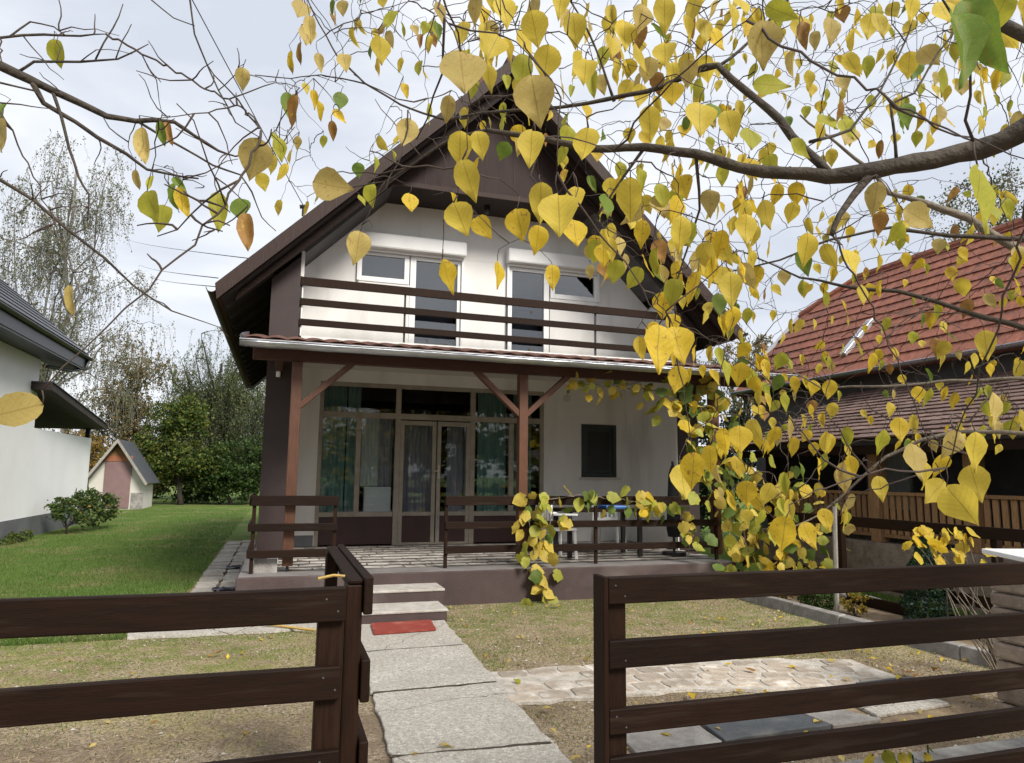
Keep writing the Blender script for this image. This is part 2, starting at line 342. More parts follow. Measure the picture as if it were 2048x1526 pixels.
def tag(o, label, cat, group=None, kind=None):
    if label: o['label'] = label
    if cat: o['category'] = cat
    if group: o['group'] = group
    if kind: o['kind'] = kind
    return o
def place(o, parent, M_=None):
    """link o (whose mesh is in world coordinates, or placed by world matrix M_) under parent"""
    COL.objects.link(o); M_ = M_ or Matrix()
    if parent is not None:
        o.parent = parent; M_ = WM(parent).inverted() @ M_
    o.matrix_basis = M_
    return o
def WM(o):
    m_ = o.matrix_basis.copy(); p = o.parent
    while p: m_ = p.matrix_basis @ m_; p = p.parent
    return m_
def obj(name, mb, mats, parent=None, bevel=0, smooth=False, M_=None, label=None):
    me = mb if isinstance(mb, bpy.types.Mesh) else mb.mesh(name, mats, smooth)
    o = bpy.data.objects.new(name, me); place(o, parent, M_)
    if bevel:
        b = o.modifiers.new('edge', 'BEVEL'); b.width = bevel; b.segments = 2; b.limit_method = 'ANGLE'
    if label: o['label'] = label
    return o
def thing(name, label, cat, loc=(0, 0, 0), group=None):
    o = bpy.data.objects.new(name, None); o.empty_display_size = .2; COL.objects.link(o); o.location = loc; o.matrix_basis = Matrix.Translation(loc)
    return tag(o, label, cat, group)
def struct(name, mb, mats, kind='structure', **k):
    o = obj(name, mb, mats, **k); o['kind'] = kind; return o
def bx(*a): return MB().box(*a)
def rail(parent, a, b, w, h, m_='wood_dark', name='rail', bev=.006, up=(0, 0, 1)):
    """a board, mesh origin at its centre with its length on local X"""
    a, b = Vector(a), Vector(b); Lg = (b - a).length; d = (b - a).normalized(); sx = Vector(up).cross(d).normalized(); u = d.cross(sx)
    M_ = Matrix((d, sx, u)).transposed().to_4x4(); M_.translation = (a + b) / 2
    mb = MB(); n = max(2, int(Lg / .5)); wv = []
    for i in range(n + 1):
        x = -Lg / 2 + Lg * i / n; dz = random.uniform(-.0025, .0025); dy = random.uniform(-.002, .002)
        wv += [(x, -w / 2 + dy, -h / 2 + dz), (x, w / 2 + dy, -h / 2 + dz), (x, w / 2 + dy, h / 2 + dz), (x, -w / 2 + dy, h / 2 + dz)]
    fs = [(0, 3, 2, 1)[::1], tuple(4 * n + k for k in range(4))]
    for i in range(n):
        for k in range(4): q = 4 * i; fs.append((q + k, q + (k + 1) % 4, q + 4 + (k + 1) % 4, q + 4 + k))
    mb.add(wv, fs)
    return obj(name, mb, m_, parent, bev, M_=M_)
# ================================================================== setting
def grid(x0, x1, y0, y1, nx, ny, zf):
    mb = MB()
    vs_ = [(x0 + (x1 - x0) * i / nx, y0 + (y1 - y0) * j / ny, 0) for j in range(ny + 1) for i in range(nx + 1)]
    vs_ = [(x, y, zf(x, y)) for x, y, _ in vs_]
    return mb.add(vs_, [(j * (nx + 1) + i, j * (nx + 1) + i + 1, (j + 1) * (nx + 1) + i + 1, (j + 1) * (nx + 1) + i) for j in range(ny) for i in range(nx)])
struct('ground', grid(-600, 600, -600, 900, 4, 4, lambda x, y: 0), 'ground')

# concrete path from the gate to the steps: separate cast slabs
path = struct('concrete_path', MB().add([(-2.40, -9.5, .004), (-1.62, -9.5, .004), (-1.24, -1.02, .004), (-2.18, -1.02, .004)], [(0, 1, 2, 3)]), 'floor_base')
path['label'] = 'cracked pale concrete path from the gate to the porch steps'
def slab(parent, poly, z0, z1, m_, name='slab', bev=.008):
    return obj(name, MB().prism([(x, y, z0) for x, y in poly], (0, 0, z1 - z0)), m_, parent, bev)
def ragged(poly, step=.16, amp=.012, seed=0):
    rr = random.Random(seed); out = []
    for i in range(len(poly)):
        a, b = Vector(poly[i]), Vector(poly[(i + 1) % len(poly)]); n = max(1, int((b - a).length / step))
        for k in range(n):
            p = a.lerp(b, k / n); out.append((p.x + rr.uniform(-amp, amp), p.y + rr.uniform(-amp, amp)))
    return out
ys = [(-1.0, -2.24, -2.22), (-2.25, -3.51, -3.48), (-3.525, -4.76, -4.81), (-4.78, -6.1, -6.05), (-6.12, -7.4, -7.4), (-7.42, -9.6, -9.6)]
prev = (-1.0, -1.0)
for i, (_, yl, yr) in enumerate(ys):
    xl = -2.20 - .045 * i; xr0 = -1.18 - .055 * i; xr1 = -1.18 - .055 * (i + 1)
    slab(path, ragged([(xl - .04, yl + .018), (xr1, yr + .018), (xr0, prev[1] - .016), (xl, prev[0] - .016)], seed=i, amp=.016, step=.11), .005, .030 + .006 * (i % 2), 'concrete')
    obj('joint_fill', MB().prism([(x_, y_, .006) for x_, y_ in ragged([(xl - .03, yl - .012), (xr1 - .02, yr - .012), (xr1 - .02, yr + .014), (xl - .03, yl + .014)], .07, .009, 70 + i)], (0, 0, .0275)), 'joint_soil', path)
    prev = (yl, yr)
side = struct('side_path', MB().prism([(x, y, .004) for x, y in ragged([(-4.36, -1.05), (-2.29, -1.08), (-2.29, -.06), (-4.2, -.1), (-4.42, -.55)], seed=9, amp=.03)], (0, 0, .026)), 'concrete')
side['label'] = 'broken-edged concrete apron left of the steps'

# brick path
bp = struct('brick_path', MB().prism([(x, y, .003) for x, y in ragged([(-1.42, -4.0), (.1, -4.08), (1.55, -4.42), (1.95, -4.42), (2.0, -3.7), (1.2, -3.42), (.2, -3.24), (-1.30, -3.16)], seed=3, amp=.035)], (0, 0, .022)), 'lime_joint')
bp['label'] = 'worn brick path with pale mortar joints crossing the front yard'
bmesh_ = {}
def brick_mesh(k):
    if k not in bmesh_:
        rr = random.Random(k); n = 10
        pts = []
        for i in range(n):
            a = 2 * PI * i / n; c, s_ = math.cos(a), math.sin(a); e = .22
            pts.append((.124 * math.copysign(abs(c) ** e, c) * rr.uniform(.88, 1.04), .096 * math.copysign(abs(s_) ** e, s_) * rr.uniform(.88, 1.02)))
        mb = MB(); mb.add([(x, y, 0) for x, y in pts] + [(x * .94, y * .93, .014 + rr.uniform(-.002, .002)) for x, y in pts],
                          [tuple(range(n, 2 * n))] + [(i, (i + 1) % n, n + (i + 1) % n, n + i) for i in range(n)])
        bmesh_[k] = mb.mesh('brick', 'brick_paver')
    return bmesh_[k]
def ctr(x): return -3.6 - (max(0, x - .1) * .27)
x = -1.24; c = 0
while x < 1.85:
    for r_ in range(4):
        xx = x + (.13 if r_ % 2 else 0); yy = ctr(xx) + (r_ - 1.5) * .205
        if random.random() < .06: continue
        Mb = Matrix.Translation((xx, yy, .018 + random.uniform(-.002, .003))) @ Matrix.Rotation(random.uniform(-.08, .08) - (.27 if xx > .1 else .03), 4, 'Z') @ Matrix.Diagonal((1, random.uniform(.9, 1.08), 1, 1))
        obj('brick', brick_mesh(c % 7), None, bp, M_=Mb); c += 1
    x += .262
# slabs set in the yard by the gate panel
st = struct('stepping_slabs', MB().prism([(x, y, .002) for x, y in [(-1.0, -5.22), (2.1, -5.15), (2.2, -4.62), (1.6, -4.55), (.6, -4.68), (-.95, -4.82)]], (0, 0, .006)), 'litter')
st['label'] = 'row of concrete and dark slate slabs behind the right gate panel'
for poly, m_, z in (([(-.95, -5.16), (-.34, -5.1), (-.3, -4.72), (-.9, -4.8)], 'concrete_grey', .04), ([(-.31, -5.1), (.52, -5.06), (.46, -4.66), (-.27, -4.72)], 'slate_slab', .045),
                    ([(.55, -5.08), (.95, -5.06), (.8, -4.72), (.5, -4.68)], 'concrete_grey', .04), ([(1.0, -4.98), (1.75, -4.92), (1.7, -4.62), (1.05, -4.68)], 'concrete', .035),
                    ([(1.35, -4.56), (2.0, -4.55), (2.05, -4.3), (1.45, -4.3)], 'slate_slab', .04)):
    slab(st, ragged(poly, seed=int(poly[0][0] * 100), amp=.012), .008, z, m_)
# garden kerb and gate-side kerb
kb = struct('garden_kerb', bx(3.115, 3.135, -4.6, -.2, -.02, .06), 'concrete_grey')
kb['label'] = 'rough concrete kerb edging the garden bed'
for i in range(6):
    y0 = -4.62 + i * .75; obj('kerb_stone', MB().prism([(3.06 + random.uniform(-.01, .01), y0, -.03), (3.19, y0, -.03), (3.185, y0, .13), (3.075, y0, .125 + random.uniform(-.01, .01))], (0, .742, 0)), 'concrete_grey', kb, .012)
fk = struct('street_kerb', bx(-1.62, 3.4, -5.86, -5.80, -.05, .02), 'concrete_grey')
fk['label'] = 'low concrete kerb running behind the right gate panel'
for i in range(5):
    x0 = -1.6 + i * 1.0; obj('kerb_stone', bx(x0, x0 + .99, -5.9, -5.76, -.05, .11 + random.uniform(-.01, .015)), 'concrete_grey', fk, .012)
# flagstones along the left side of the house
fp = struct('flagstone_path', grid(-4.12, -3.42, .55, 9.5, 1, 1, lambda x, y: .003), 'litter')
fp['label'] = 'uneven flagstone strip along the left side of the house'
y = .7; k = 0
while y < 9.2:
    d = random.uniform(.34, .55)
    for xa, xb in ((-4.08, -3.78), (-3.75, -3.46)):
        slab(fp, ragged([(xa + random.uniform(-.03, .02), y), (xb, y + random.uniform(-.03, .03)), (xb, y + d - .05), (xa, y + d - .05 + random.uniform(-.04, .04))], seed=k, amp=.02), .004, random.uniform(.03, .055), 'flagstone'); k += 1
    y += d
for i, (x0, y0, s_) in enumerate(((-3.55, .95, .28), (-3.62, 1.7, .2), (-3.5, 4.1, .3))):
    mb = MB(); n = 7
    vs_ = [(x0 + (a - 3) / 3 * s_ , y0 + (b_ - 3) / 3 * s_ * .55, .06 + .05 * mnoise.noise(Vector((a * .9 + i * 5, b_ * .9, 0)))) for b_ in range(n) for a in range(n)]
    mb.add(vs_, [(b_ * n + a, b_ * n + a + 1, (b_ + 1) * n + a + 1, (b_ + 1) * n + a) for b_ in range(n - 1) for a in range(n - 1)])
    o = obj('plastic_sheet', mb, 'black_plastic', smooth=True); tag(o, ['crumpled black plastic sheet at the plinth corner on the flagstones', 'small black plastic scrap in the middle of the flagstones', 'black plastic sheet on the flagstones far along the wall'][i], 'plastic sheet', 'black plastic on the flagstones')

# ================================================================== the chalet
H = thing('chalet_house', 'two-storey white chalet with steep brown gable roof, balcony and timber porch', 'house', (.2, 3.0, 0))
XC, ZP, HW, SL = .2, 8.27, 4.15, .985            # ridge x, ridge z, half width, slope
FY, BY, WY = 1.6, 2.45, 3.45                     # fin front, balcony back wall, window wall
RY0, RY1 = 1.0, 12.5                             # roof front / back
def roofz(x): return ZP - SL * abs(x - XC)
# plinth, steps and porch floor
obj('plinth', bx(-3.445, 3.42, 0, 1.62, -.1, .425), 'plinth_brown', H, .012)
obj('plinth', bx(-3.27, 3.84, 1.622, 12.2, -.1, .424), 'plinth_brown', H)
for y0, y1, z in ((-.47, -.002, .29), (-1.0, -.472, .148)):
    s_ = obj('step', bx(-2.32, -1.06 + (-.08 if z < .2 else 0), y0, y1, -.05, z - .03), 'plinth_brown', H)
    obj('tread', bx(-2.33, -1.05 + (-.08 if z < .2 else 0), y0 - .012, y1, z - .029, z), 'concrete_step', s_, .008)
pf = obj('porch_floor', bx(-3.42, 3.40, .02, 3.44, .4255, .430), 'floor_edge', H)
obj('floor_base', bx(-3.2, 3.30, .46, 3.44, .4305, .434), 'floor_base', pf)
tmesh = [MB().prism([(xx, yy, 0) for xx, yy in ragged([(-.142, -.088), (.142, -.088), (.142, .088), (-.142, .088)], .07, .014, 40 + k)], (0, 0, .004)).mesh('floor_tile', 'floor_tile') for k in range(6)]
for r_ in range(9):
    for k in range(22):
        obj('floor_tile', random.choice(tmesh), None, pf, M_=Matrix.Translation((-3.0 + k * .295 + (.14 if r_ % 2 else 0), .58 + r_ * .328, .434)))
# side walls ("fins") that run from the porch to the back
for x0, x1 in ((-3.27, -2.87), (3.45, 3.85)):
    po = lambda y: [(x0, y, .43), (x1, y, .43), (x1, y, roofz(x1) - .38), (x0, y, roofz(x0) - .38)]
    obj('side_wall', MB().prism(po(FY), (0, 12.0 - FY, 0)), 'brown_wall', H, label='dark brown side wall with flat front face')
obj('wall_edge', bx(-2.869, -2.82, FY + .03, BY, 3.62, 4.95), 'white_plaster', H)
obj('wall_edge', bx(3.40, 3.449, FY + .03, BY, 3.62, 4.78), 'white_plaster', H)
obj('wall_lining', bx(3.425, 3.449, FY + .01, WY - .002, .435, 3.44), 'white_plaster', H); obj('wall_lining', bx(-2.869, -2.845, FY + .01, WY - .002, .435, 3.44), 'white_plaster', H)
# walls with openings
def wall_holes(x0, x1, z0, z1, holes, y0, y1):
    xs = sorted({x0, x1, *[h[0] for h in holes], *[h[1] for h in holes]}); zs = sorted({z0, z1, *[h[2] for h in holes], *[h[3] for h in holes]}); mb = MB()
    for i in range(len(xs) - 1):
        j = 0
        while j < len(zs) - 1:
            def hole(jj): cx, cz = (xs[i] + xs[i + 1]) / 2, (zs[jj] + zs[jj + 1]) / 2; return any(h[0] < cx < h[1] and h[2] < cz < h[3] for h in holes)
            if hole(j): j += 1; continue
            k = j
            while k < len(zs) - 1 and not hole(k): k += 1
            mb.box(xs[i], xs[i + 1], y0, y1, zs[j], zs[k]); j = k
    return mb
WX0, WX1, WZ1 = -2.42, 1.70, 3.24
obj('ground_floor_wall', wall_holes(-2.868, 3.448, .43, 3.62, [(WX0, WX1, .43, WZ1), (2.46, 3.26 - .06, 1.63, 2.65)], WY, WY + .25), 'white_plaster', H)
obj('wall_base', bx(-2.8, WX0 - .01, WY - .02, WY - .002, .44, .62), 'plinth_grey', H)
# upper wall follows the roof: polygon with window openings
UL = (-1.99, -.18, 3.70, 5.34); UR = (.60, 2.37, 3.70, 5.34)     # combined door+window openings (x0,x1,z0,z1)
zt = 6.18; xl = XC - (ZP - .38 - zt) / SL; xr = XC + (ZP - .38 - zt) / SL
zL = roofz(-2.868) - .38
m_slope = []
# area above openings up to soffit, clipped by the roof slope
def clip_poly():
    z5 = 5.34
    xL5 = XC - (ZP - .38 - z5) / SL; xR5 = XC + (ZP - .38 - z5) / SL
    return [(xL5, z5), (xR5, z5), (xr, zt), (xl, zt)], xL5, xR5
poly, xL5, xR5 = clip_poly()
mb = MB().prism([(x_, BY, z_) for x_, z_ in poly], (0, .25, 0))
xs_ = [xL5, UL[0], UL[1], UR[0], UR[1], xR5]
mb.prism([(-2.868, BY, 3.64), (UL[0], BY, 3.64), (UL[0], BY, 5.338), (xL5, BY, 5.338), (-2.868, BY, zL)], (0, .25, 0))
mb.prism([(UR[1], BY, 3.64), (3.448, BY, 3.64), (3.448, BY, roofz(3.448) - .38), (xR5, BY, 5.338), (UR[1], BY, 5.338)], (0, .25, 0))
mb.box(UL[1], UR[0], BY, BY + .25, 3.64, 5.338)
mb.box(UL[0], UL[1], BY + .002, BY + .25, 3.64, 3.70); mb.box(UR[0], UR[1], BY + .002, BY + .25, 3.64, 3.70)
# wall strips under the small windows
mb.box(UL[0], -1.10, BY + .001, BY + .24, 3.70, 4.80); mb.box(1.42, UR[1], BY + .001, BY + .24, 3.70, 4.80)
obj('upper_wall', mb, 'white_plaster', H)
obj('balcony_floor', bx(-2.868, 3.448, 1.64, 3.44, 3.50, 3.638), 'concrete_grey', H)
obj('balcony_fascia', bx(-2.868, 3.448, FY + .03, 1.638, 3.46, 3.66), 'white_plaster', H)
obj('porch_ceiling', bx(-2.868, 3.448, 1.7, 3.45, 3.45, 3.498), 'cream_plaster', H)
# upper gable panel, soffits
obj('gable_panel', MB().prism([(xl - .02, FY, zt), (xr + .02, FY, zt), (XC + .02, FY, ZP - .40), (XC - .02, FY, ZP - .40)], (0, .06, 0)), 'gable_panel', H)
gp = obj('gable_trim', bx(xl - .05, xr + .05, FY - .03, FY - .003, zt - .03, zt + .05), 'brown_metal', H, .004)
obj('soffit', bx(xl, xr, FY + .062, BY + .02, zt, zt + .05), 'soffit_dark', H)
for i in range(1, 7):
    xx = xl + (xr - xl) * i / 7; ztop = min(roofz(xx) - .45, 8)
    obj('panel_seam', bx(xx - .006, xx + .006, FY - .006, FY - .001, zt + .05, ztop), 'brown_metal', H)
# roof slabs
for s in (-1, 1):
    xe = XC + s * HW; n_ = 'roof'
    top = [(XC, RY0 + .04, ZP), (xe, RY0 + .04, ZP - SL * HW), (xe, RY0 + .04, ZP - SL * HW - .16), (XC, RY0 + .04, ZP - .20)]
    rf = obj('roof', MB().prism(top, (0, RY1 - RY0, 0)), 'tile_brown', H)
    ln = math.hypot(1, SL)
    # underside boards and the inner rafter skirt
    und = [(XC, RY0 + .09, ZP - .21), (xe - s * .06, RY0 + .09, ZP - .21 - SL * (HW - .06)), (xe - s * .06, RY0 + .09, ZP - .25 - SL * (HW - .06)), (XC, RY0 + .09, ZP - .25)]
    obj('underside', MB().prism(und, (0, RY1 - RY0 - .2, 0)), 'soffit_dark', rf)
    und2 = [(XC + s * (xr - XC) * 0 + s * .1, FY + .065, ZP - .26 - SL * .1), (XC + s * 3.06, FY + .065, ZP - .26 - SL * 3.06), (XC + s * 3.06, FY + .065, ZP - .375 - SL * 3.06), (XC + s * .1, FY + .065, ZP - .375 - SL * .1)]
    obj('sloped_soffit', MB().prism(und2, (0, BY - FY - .03, 0)), 'soffit_grey', rf)
    # outer barge board and inner board
    bo = [(XC, RY0, ZP + .03), (xe + s * .03, RY0, ZP + .03 - SL * (HW + .03)), (xe + s * .03 - s * .10, RY0, ZP - .25 - SL * (HW - .02)), (XC, RY0, ZP - .22)]
    bo[2] = (xe + s * .0, RY0, ZP - .22 - SL * HW)
    obj('barge_board', MB().prism(bo, (0, .035, 0)), 'brown_metal', rf, .004)
    bi = [(XC, RY0 + .25, ZP - .26), (xe - s * .25, RY0 + .25, ZP - .26 - SL * (HW - .25)), (xe - s * .22, RY0 + .25, ZP - .42 - SL * (HW - .25)), (XC, RY0 + .25, ZP - .46)]
    obj('inner_barge', MB().prism(bi, (0, .04, 0)), 'wood_dark', rf, .004)
    # sheet joints on the barge board
    for i in range(1, 22):
        t = i / 22 * HW; xx = XC + s * t
        obj('barge_joint', MB().prism([(xx - .004, RY0 - .004, ZP + .02 - SL * t), (xx + .004, RY0 - .004, ZP + .02 - SL * t), (xx + .004, RY0 - .004, ZP - .22 - SL * t), (xx - .004, RY0 - .004, ZP - .22 - SL * t)], (0, .003, 0)), 'brown_wall', rf)
    # eaves gutter
    gx, gz = xe + s * .07, ZP - SL * HW - .06; g = MB(); nn = 8
    prof = [(gx + .065 * math.cos(PI + PI * i / nn), gz + .065 * math.sin(PI + PI * i / nn)) for i in range(nn + 1)]
    for i in range(nn):
        (a0, b0), (a1, b1) = prof[i], prof[i + 1]
        g.add([(a0, RY0 - .02, b0), (a1, RY0 - .02, b1), (a1, RY1, b1), (a0, RY1, b0)], [(0, 1, 2, 3)])
    go = obj('eaves_gutter', g, 'brown_metal', rf); md = go.modifiers.new('s', 'SOLIDIFY'); md.thickness = .006
obj('ridge_cap', MB().tube([(XC, RY0 + .02, ZP + .02), (XC, RY1, ZP + .02)], .09, 8), 'tile_brown', H)
obj('back_wall', bx(-2.868, 3.268, 11.75, 12.0, .43, 5.0), 'cream_plaster', H)
ch = obj('chimney', bx(.17, .60, 2.95, 3.4, 7.6, 9.15), 'chimney', H, .01); obj('chimney_cap', bx(.13, .64, 2.91, 3.44, 9.152, 9.25), 'moss', ch, .01)
# porch posts with braces, beams
for xp in (-2.87, .22, 3.36):
    p = obj('porch_post', bx(xp - .065, xp + .065, .34, .47, .50, 3.08), 'wood_red', H, .008)
    obj('post_shoe', MB().tube([(xp, .405, .43), (xp, .405, .50)], .018, 8), 'black_trim', p)
    for s in (-1, 1):
        if (xp < -2 and s < 0) or (xp > 3 and s > 0): continue
        obj('brace', MB().beam((xp + s * .04, .405, 2.50), (xp + s * .70, .405, 3.10), .075, .10, (0, 1, 0)), 'wood_red', p, .006)
obj('porch_beam', bx(-3.42, 4.1, .35, .46, 3.085, 3.235), 'wood_beam', H, .008)
for xp in (-3.1, 3.5):
    obj('porch_beam', bx(xp - .05, xp + .05, .465, 1.59, 3.10, 3.23), 'wood_beam', H, .006)
for i in range(11):
    xx = -3.3 + i * .72; obj('rafter', MB().beam((xx, .02, 3.225), (xx, 1.59, 3.52), .07, .09), 'wood_beam', H, .004)
# porch roof with tiles
pr = obj('porch_roof', MB().prism([(-3.52, -.02, 3.255), (-3.52, 1.58, 3.565), (-3.52, 1.58, 3.60), (-3.52, -.02, 3.285)], (8.05, 0, 0)), 'wood_beam', H)
an = math.atan2(.315, 1.6); ptile = []
for k in range(3):
    mb = MB(); n = 6
    pts = [(-.125 + .25 * i / n, .022 * math.sin(PI * i / n) + random.uniform(-.002, .002)) for i in range(n + 1)]
    vs_ = [(a, 0, b) for a, b in pts] + [(a, .36, b + .004) for a, b in pts] + [(a, 0, b - .014) for a, b in pts]
    mb.add(vs_, [(i, i + 1, n + 2 + i, n + 1 + i) for i in range(n)] + [(2 * n + 2 + i, 2 * n + 3 + i, i + 1, i) for i in range(n)])
    ptile.append(mb.mesh('roof_tile', 'tile_brown', True))
for r_ in range(5):
    for k in range(32):
        M_ = Matrix.Translation((-3.39 + k * .2515, -.03 + r_ * .315, 3.298 + r_ * .315 * math.tan(an) )) @ Matrix.Rotation(an - .045, 4, 'X') @ Matrix.Rotation(random.uniform(-.03, .03), 4, 'Z')
        obj('roof_tile', random.choice(ptile), None, pr, M_=M_)
def halfpipe(a, b, r, m_, parent, name='gutter'):
    a, b = Vector(a), Vector(b); d = (b - a).normalized(); sx = d.cross(Vector((0, 0, 1))).normalized(); mb = MB(); nn = 10; K = 24
    for j in range(K + 1):
        p = a.lerp(b, j / K) + Vector((0, 0, random.uniform(-.004, .004)))
        mb.v += [tuple(p + sx * r * math.cos(PI + PI * i / nn) + Vector((0, 0, r * math.sin(PI + PI * i / nn)))) for i in range(nn + 1)]
    for j in range(K):
        for i in range(nn): q = j * (nn + 1); mb.f.append((q + i, q + i + 1, q + nn + 2 + i, q + nn + 1 + i)); mb.m.append(0)
    e0 = [tuple(range(nn + 1)), tuple(K * (nn + 1) + i for i in range(nn + 1))]
    mb.f += e0; mb.m += [0, 0]
    o = obj(name, mb, m_, parent, smooth=True); s_ = o.modifiers.new('s', 'SOLIDIFY'); s_.thickness = .005; return o
gt = halfpipe((-3.56, -.085, 3.235), (4.55, -.085, 3.225), .072, 'zinc', H)
obj('gutter_bead', MB().tube([(-3.56, -.16, 3.24), (4.55, -.16, 3.23)], .011, 6), 'zinc', gt)
obj('flashing', MB().prism([(-3.56, -.03, 3.27), (-3.56, 1.58, 3.59), (-3.56, 1.58, 3.66), (-3.56, .3, 3.40), (-3.56, -.06, 3.31)], (.03, 0, 0)), 'zinc', pr)
# porch railing
PR = obj('porch_railing', bx(-3.315, -3.27, .262, .30, .43, 1.36), 'wood_post', H, .004)
for xx in (-2.345, -.905, 1.27, 3.25): obj('post', bx(xx, xx + .045, .262, .30, .43, 1.36 if xx != 1.27 else 1.24), 'wood_post', PR, .004)
for zz, hh in ((1.31, .125), (.985, .095), (.665, .095)):
    rail(PR, (-3.33 + (.0 if zz > 1.2 else -.02), .245, zz), (-2.29, .245, zz), .032, hh); rail(PR, (-.90, .245, zz), (3.30, .245, zz), .032, hh)
    rail(PR, (-3.34, .28, zz), (-3.34, 1.58, zz), .03, hh, 'wood_dark_y')
# balcony railing
BR = obj('balcony_railing', bx(-2.868, -2.84, FY + .028, FY + .06, 3.66, 4.56), 'black_trim', H)
for xx in (-1.30, .36, 1.93, 3.40): obj('post', bx(xx - .014, xx + .014, FY + .03, FY + .06, 3.66, 4.52), 'black_trim', BR)
for zz, hh in ((4.465, .13), (4.155, .105), (3.85, .10)):
    rail(BR, (-2.862, FY + .01, zz + .015), (3.442, FY + .01, zz - .035), .035, hh, 'wood_post')
# window wall of the porch: frames, panes, lower panels
WW = obj('window_wall', bx(WX0, WX1, WY + .02, WY + .10, WZ1 - .075, WZ1), 'frame_beige', H, .004)
fy0, fy1 = WY + .02, WY + .10
def fr(x0, x1, z0, z1, d=0, m_='frame_beige'): return obj('frame', bx(x0, x1, fy0 - d, fy1 - d, z0, z1), m_, WW, .004)
fr(WX0, WX0 + .07, .43, WZ1 - .076); fr(WX1 - .07, WX1, .43, WZ1 - .076)
for xx in (-1.06, .31): fr(xx - .045, xx + .045, .43, WZ1 - .076, .012)
fr(WX0 + .071, WX1 - .071, 2.62, 2.72, .006)
for xx in (-1.74, 1.06): fr(xx - .045, xx + .045, 1.0, 2.619)
for a, b in ((WX0 + .071, -1.106), (.356, WX1 - .071)): fr(a, b, .92, 1.0); 
fr(-1.014, .264, .43, .47)
for a, b in ((WX0 + .071, -1.106), (.356, WX1 - .071)): obj('lower_panel', bx(a, b, WY + .045, WY + .075, .45, .919), 'dark_panel', WW)
panes = [(WX0 + .07, -1.785, 1.0, 2.62), (-1.695, -1.105, 1.0, 2.62), (.355, 1.015, 1.0, 2.62), (1.105, WX1 - .07, 1.0, 2.62), (WX0 + .07, -1.105, 2.72, 3.165), (-1.015, .265, 2.72, 3.165), (.355, WX1 - .07, 2.72, 3.165)]
for p in panes: obj('pane', bx(p[0], p[1], WY + .055, WY + .061, p[2], p[3]), 'glass', WW)
for x0, x1 in ((-1.013, -.365), (-.345, .263)):
    d = obj('door', bx(x0, x0 + .07, WY + .012, WY + .07, .47, 2.60), 'frame_beige', H, .004)
    for a, b, c, e in ((x1 - .07, x1, .47, 2.60), (x0 + .071, x1 - .071, 2.52, 2.60), (x0 + .071, x1 - .071, .93, 1.0)): obj('frame', bx(a, b, WY + .0125, WY + .069, c, e), 'frame_beige', d, .004)
    obj('lower_panel', bx(x0 + .071, x1 - .071, WY + .03, WY + .06, .47, .929), 'dark_panel', d)
    obj('pane', bx(x0 + .07, x1 - .07, WY + .04, WY + .046, 1.0, 2.52), 'glass', d)
    if x0 > -.5:
        h = obj('handle_plate', bx(x0 + .015, x0 + .055, WY - .002, WY + .011, 1.58, 1.82), 'ivory', d, .004)
        obj('handle', MB().tube([(x0 + .035, WY - .0, 1.72), (x0 + .035, WY - .05, 1.72), (x0 - .06, WY - .055, 1.71)], .010, 8), 'ivory', h)
# rooms behind the glass
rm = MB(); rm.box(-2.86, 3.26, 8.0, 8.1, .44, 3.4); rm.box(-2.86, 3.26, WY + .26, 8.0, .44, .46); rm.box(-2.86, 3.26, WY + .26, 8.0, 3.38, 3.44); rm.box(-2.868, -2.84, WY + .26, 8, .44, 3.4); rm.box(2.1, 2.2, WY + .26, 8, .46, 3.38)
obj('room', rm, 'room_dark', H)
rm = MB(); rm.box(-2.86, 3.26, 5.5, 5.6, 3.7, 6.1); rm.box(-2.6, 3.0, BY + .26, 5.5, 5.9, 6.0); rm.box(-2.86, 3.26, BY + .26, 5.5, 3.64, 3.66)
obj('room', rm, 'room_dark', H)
def curtain(x0, x1, z0, z1, y, m_, parent, amp=.03, per=.13):
    mb = MB(); n = max(8, int((x1 - x0) / .018)); ph_ = random.random() * 6
    f_ = lambda x_: amp * math.sin(2 * PI * x_ / per + ph_ + .8 * math.sin(x_ * 5)) + .012 * math.sin(x_ * 41)
    vs_ = [(x0 + (x1 - x0) * i / n, y + f_(x0 + (x1 - x0) * i / n), z) for z in (z0, z1) for i in range(n + 1)]
    mb.add(vs_, [(i, i + 1, n + 2 + i, n + 1 + i) for i in range(n)]); return obj('curtain', mb, m_, parent, smooth=True)
curtain(-2.36, -1.95, .5, 3.2, WY + .17, 'curtain_teal', H); curtain(-1.93, -1.70, .5, 3.2, WY + .19, 'curtain_teal', H)
curtain(-1.67, -1.36, 1.44, 2.65, WY + .19, 'curtain_pale', H); curtain(-1.38, -1.12, 1.44, 2.65, WY + .20, 'curtain_mauve', H)
curtain(-.96, -.55, .5, 2.6, WY + .20, 'curtain_mauve', H); curtain(-.56, -.40, .5, 2.6, WY + .22, 'curtain_mauve', H); curtain(-.12, .24, .5, 2.6, WY + .20, 'curtain_mauve', H)
curtain(.44, .99, .5, 3.2, WY + .17, 'curtain_teal', H); curtain(1.15, 1.5, .5, 3.2, WY + .18, 'curtain_teal', H)
wb = obj('storage_box', bx(-1.60, -1.13, WY + .13, WY + .27, .46, 1.43), 'white_plastic', None, .01); tag(wb, 'tall white panel box standing inside behind the porch glazing', 'box')
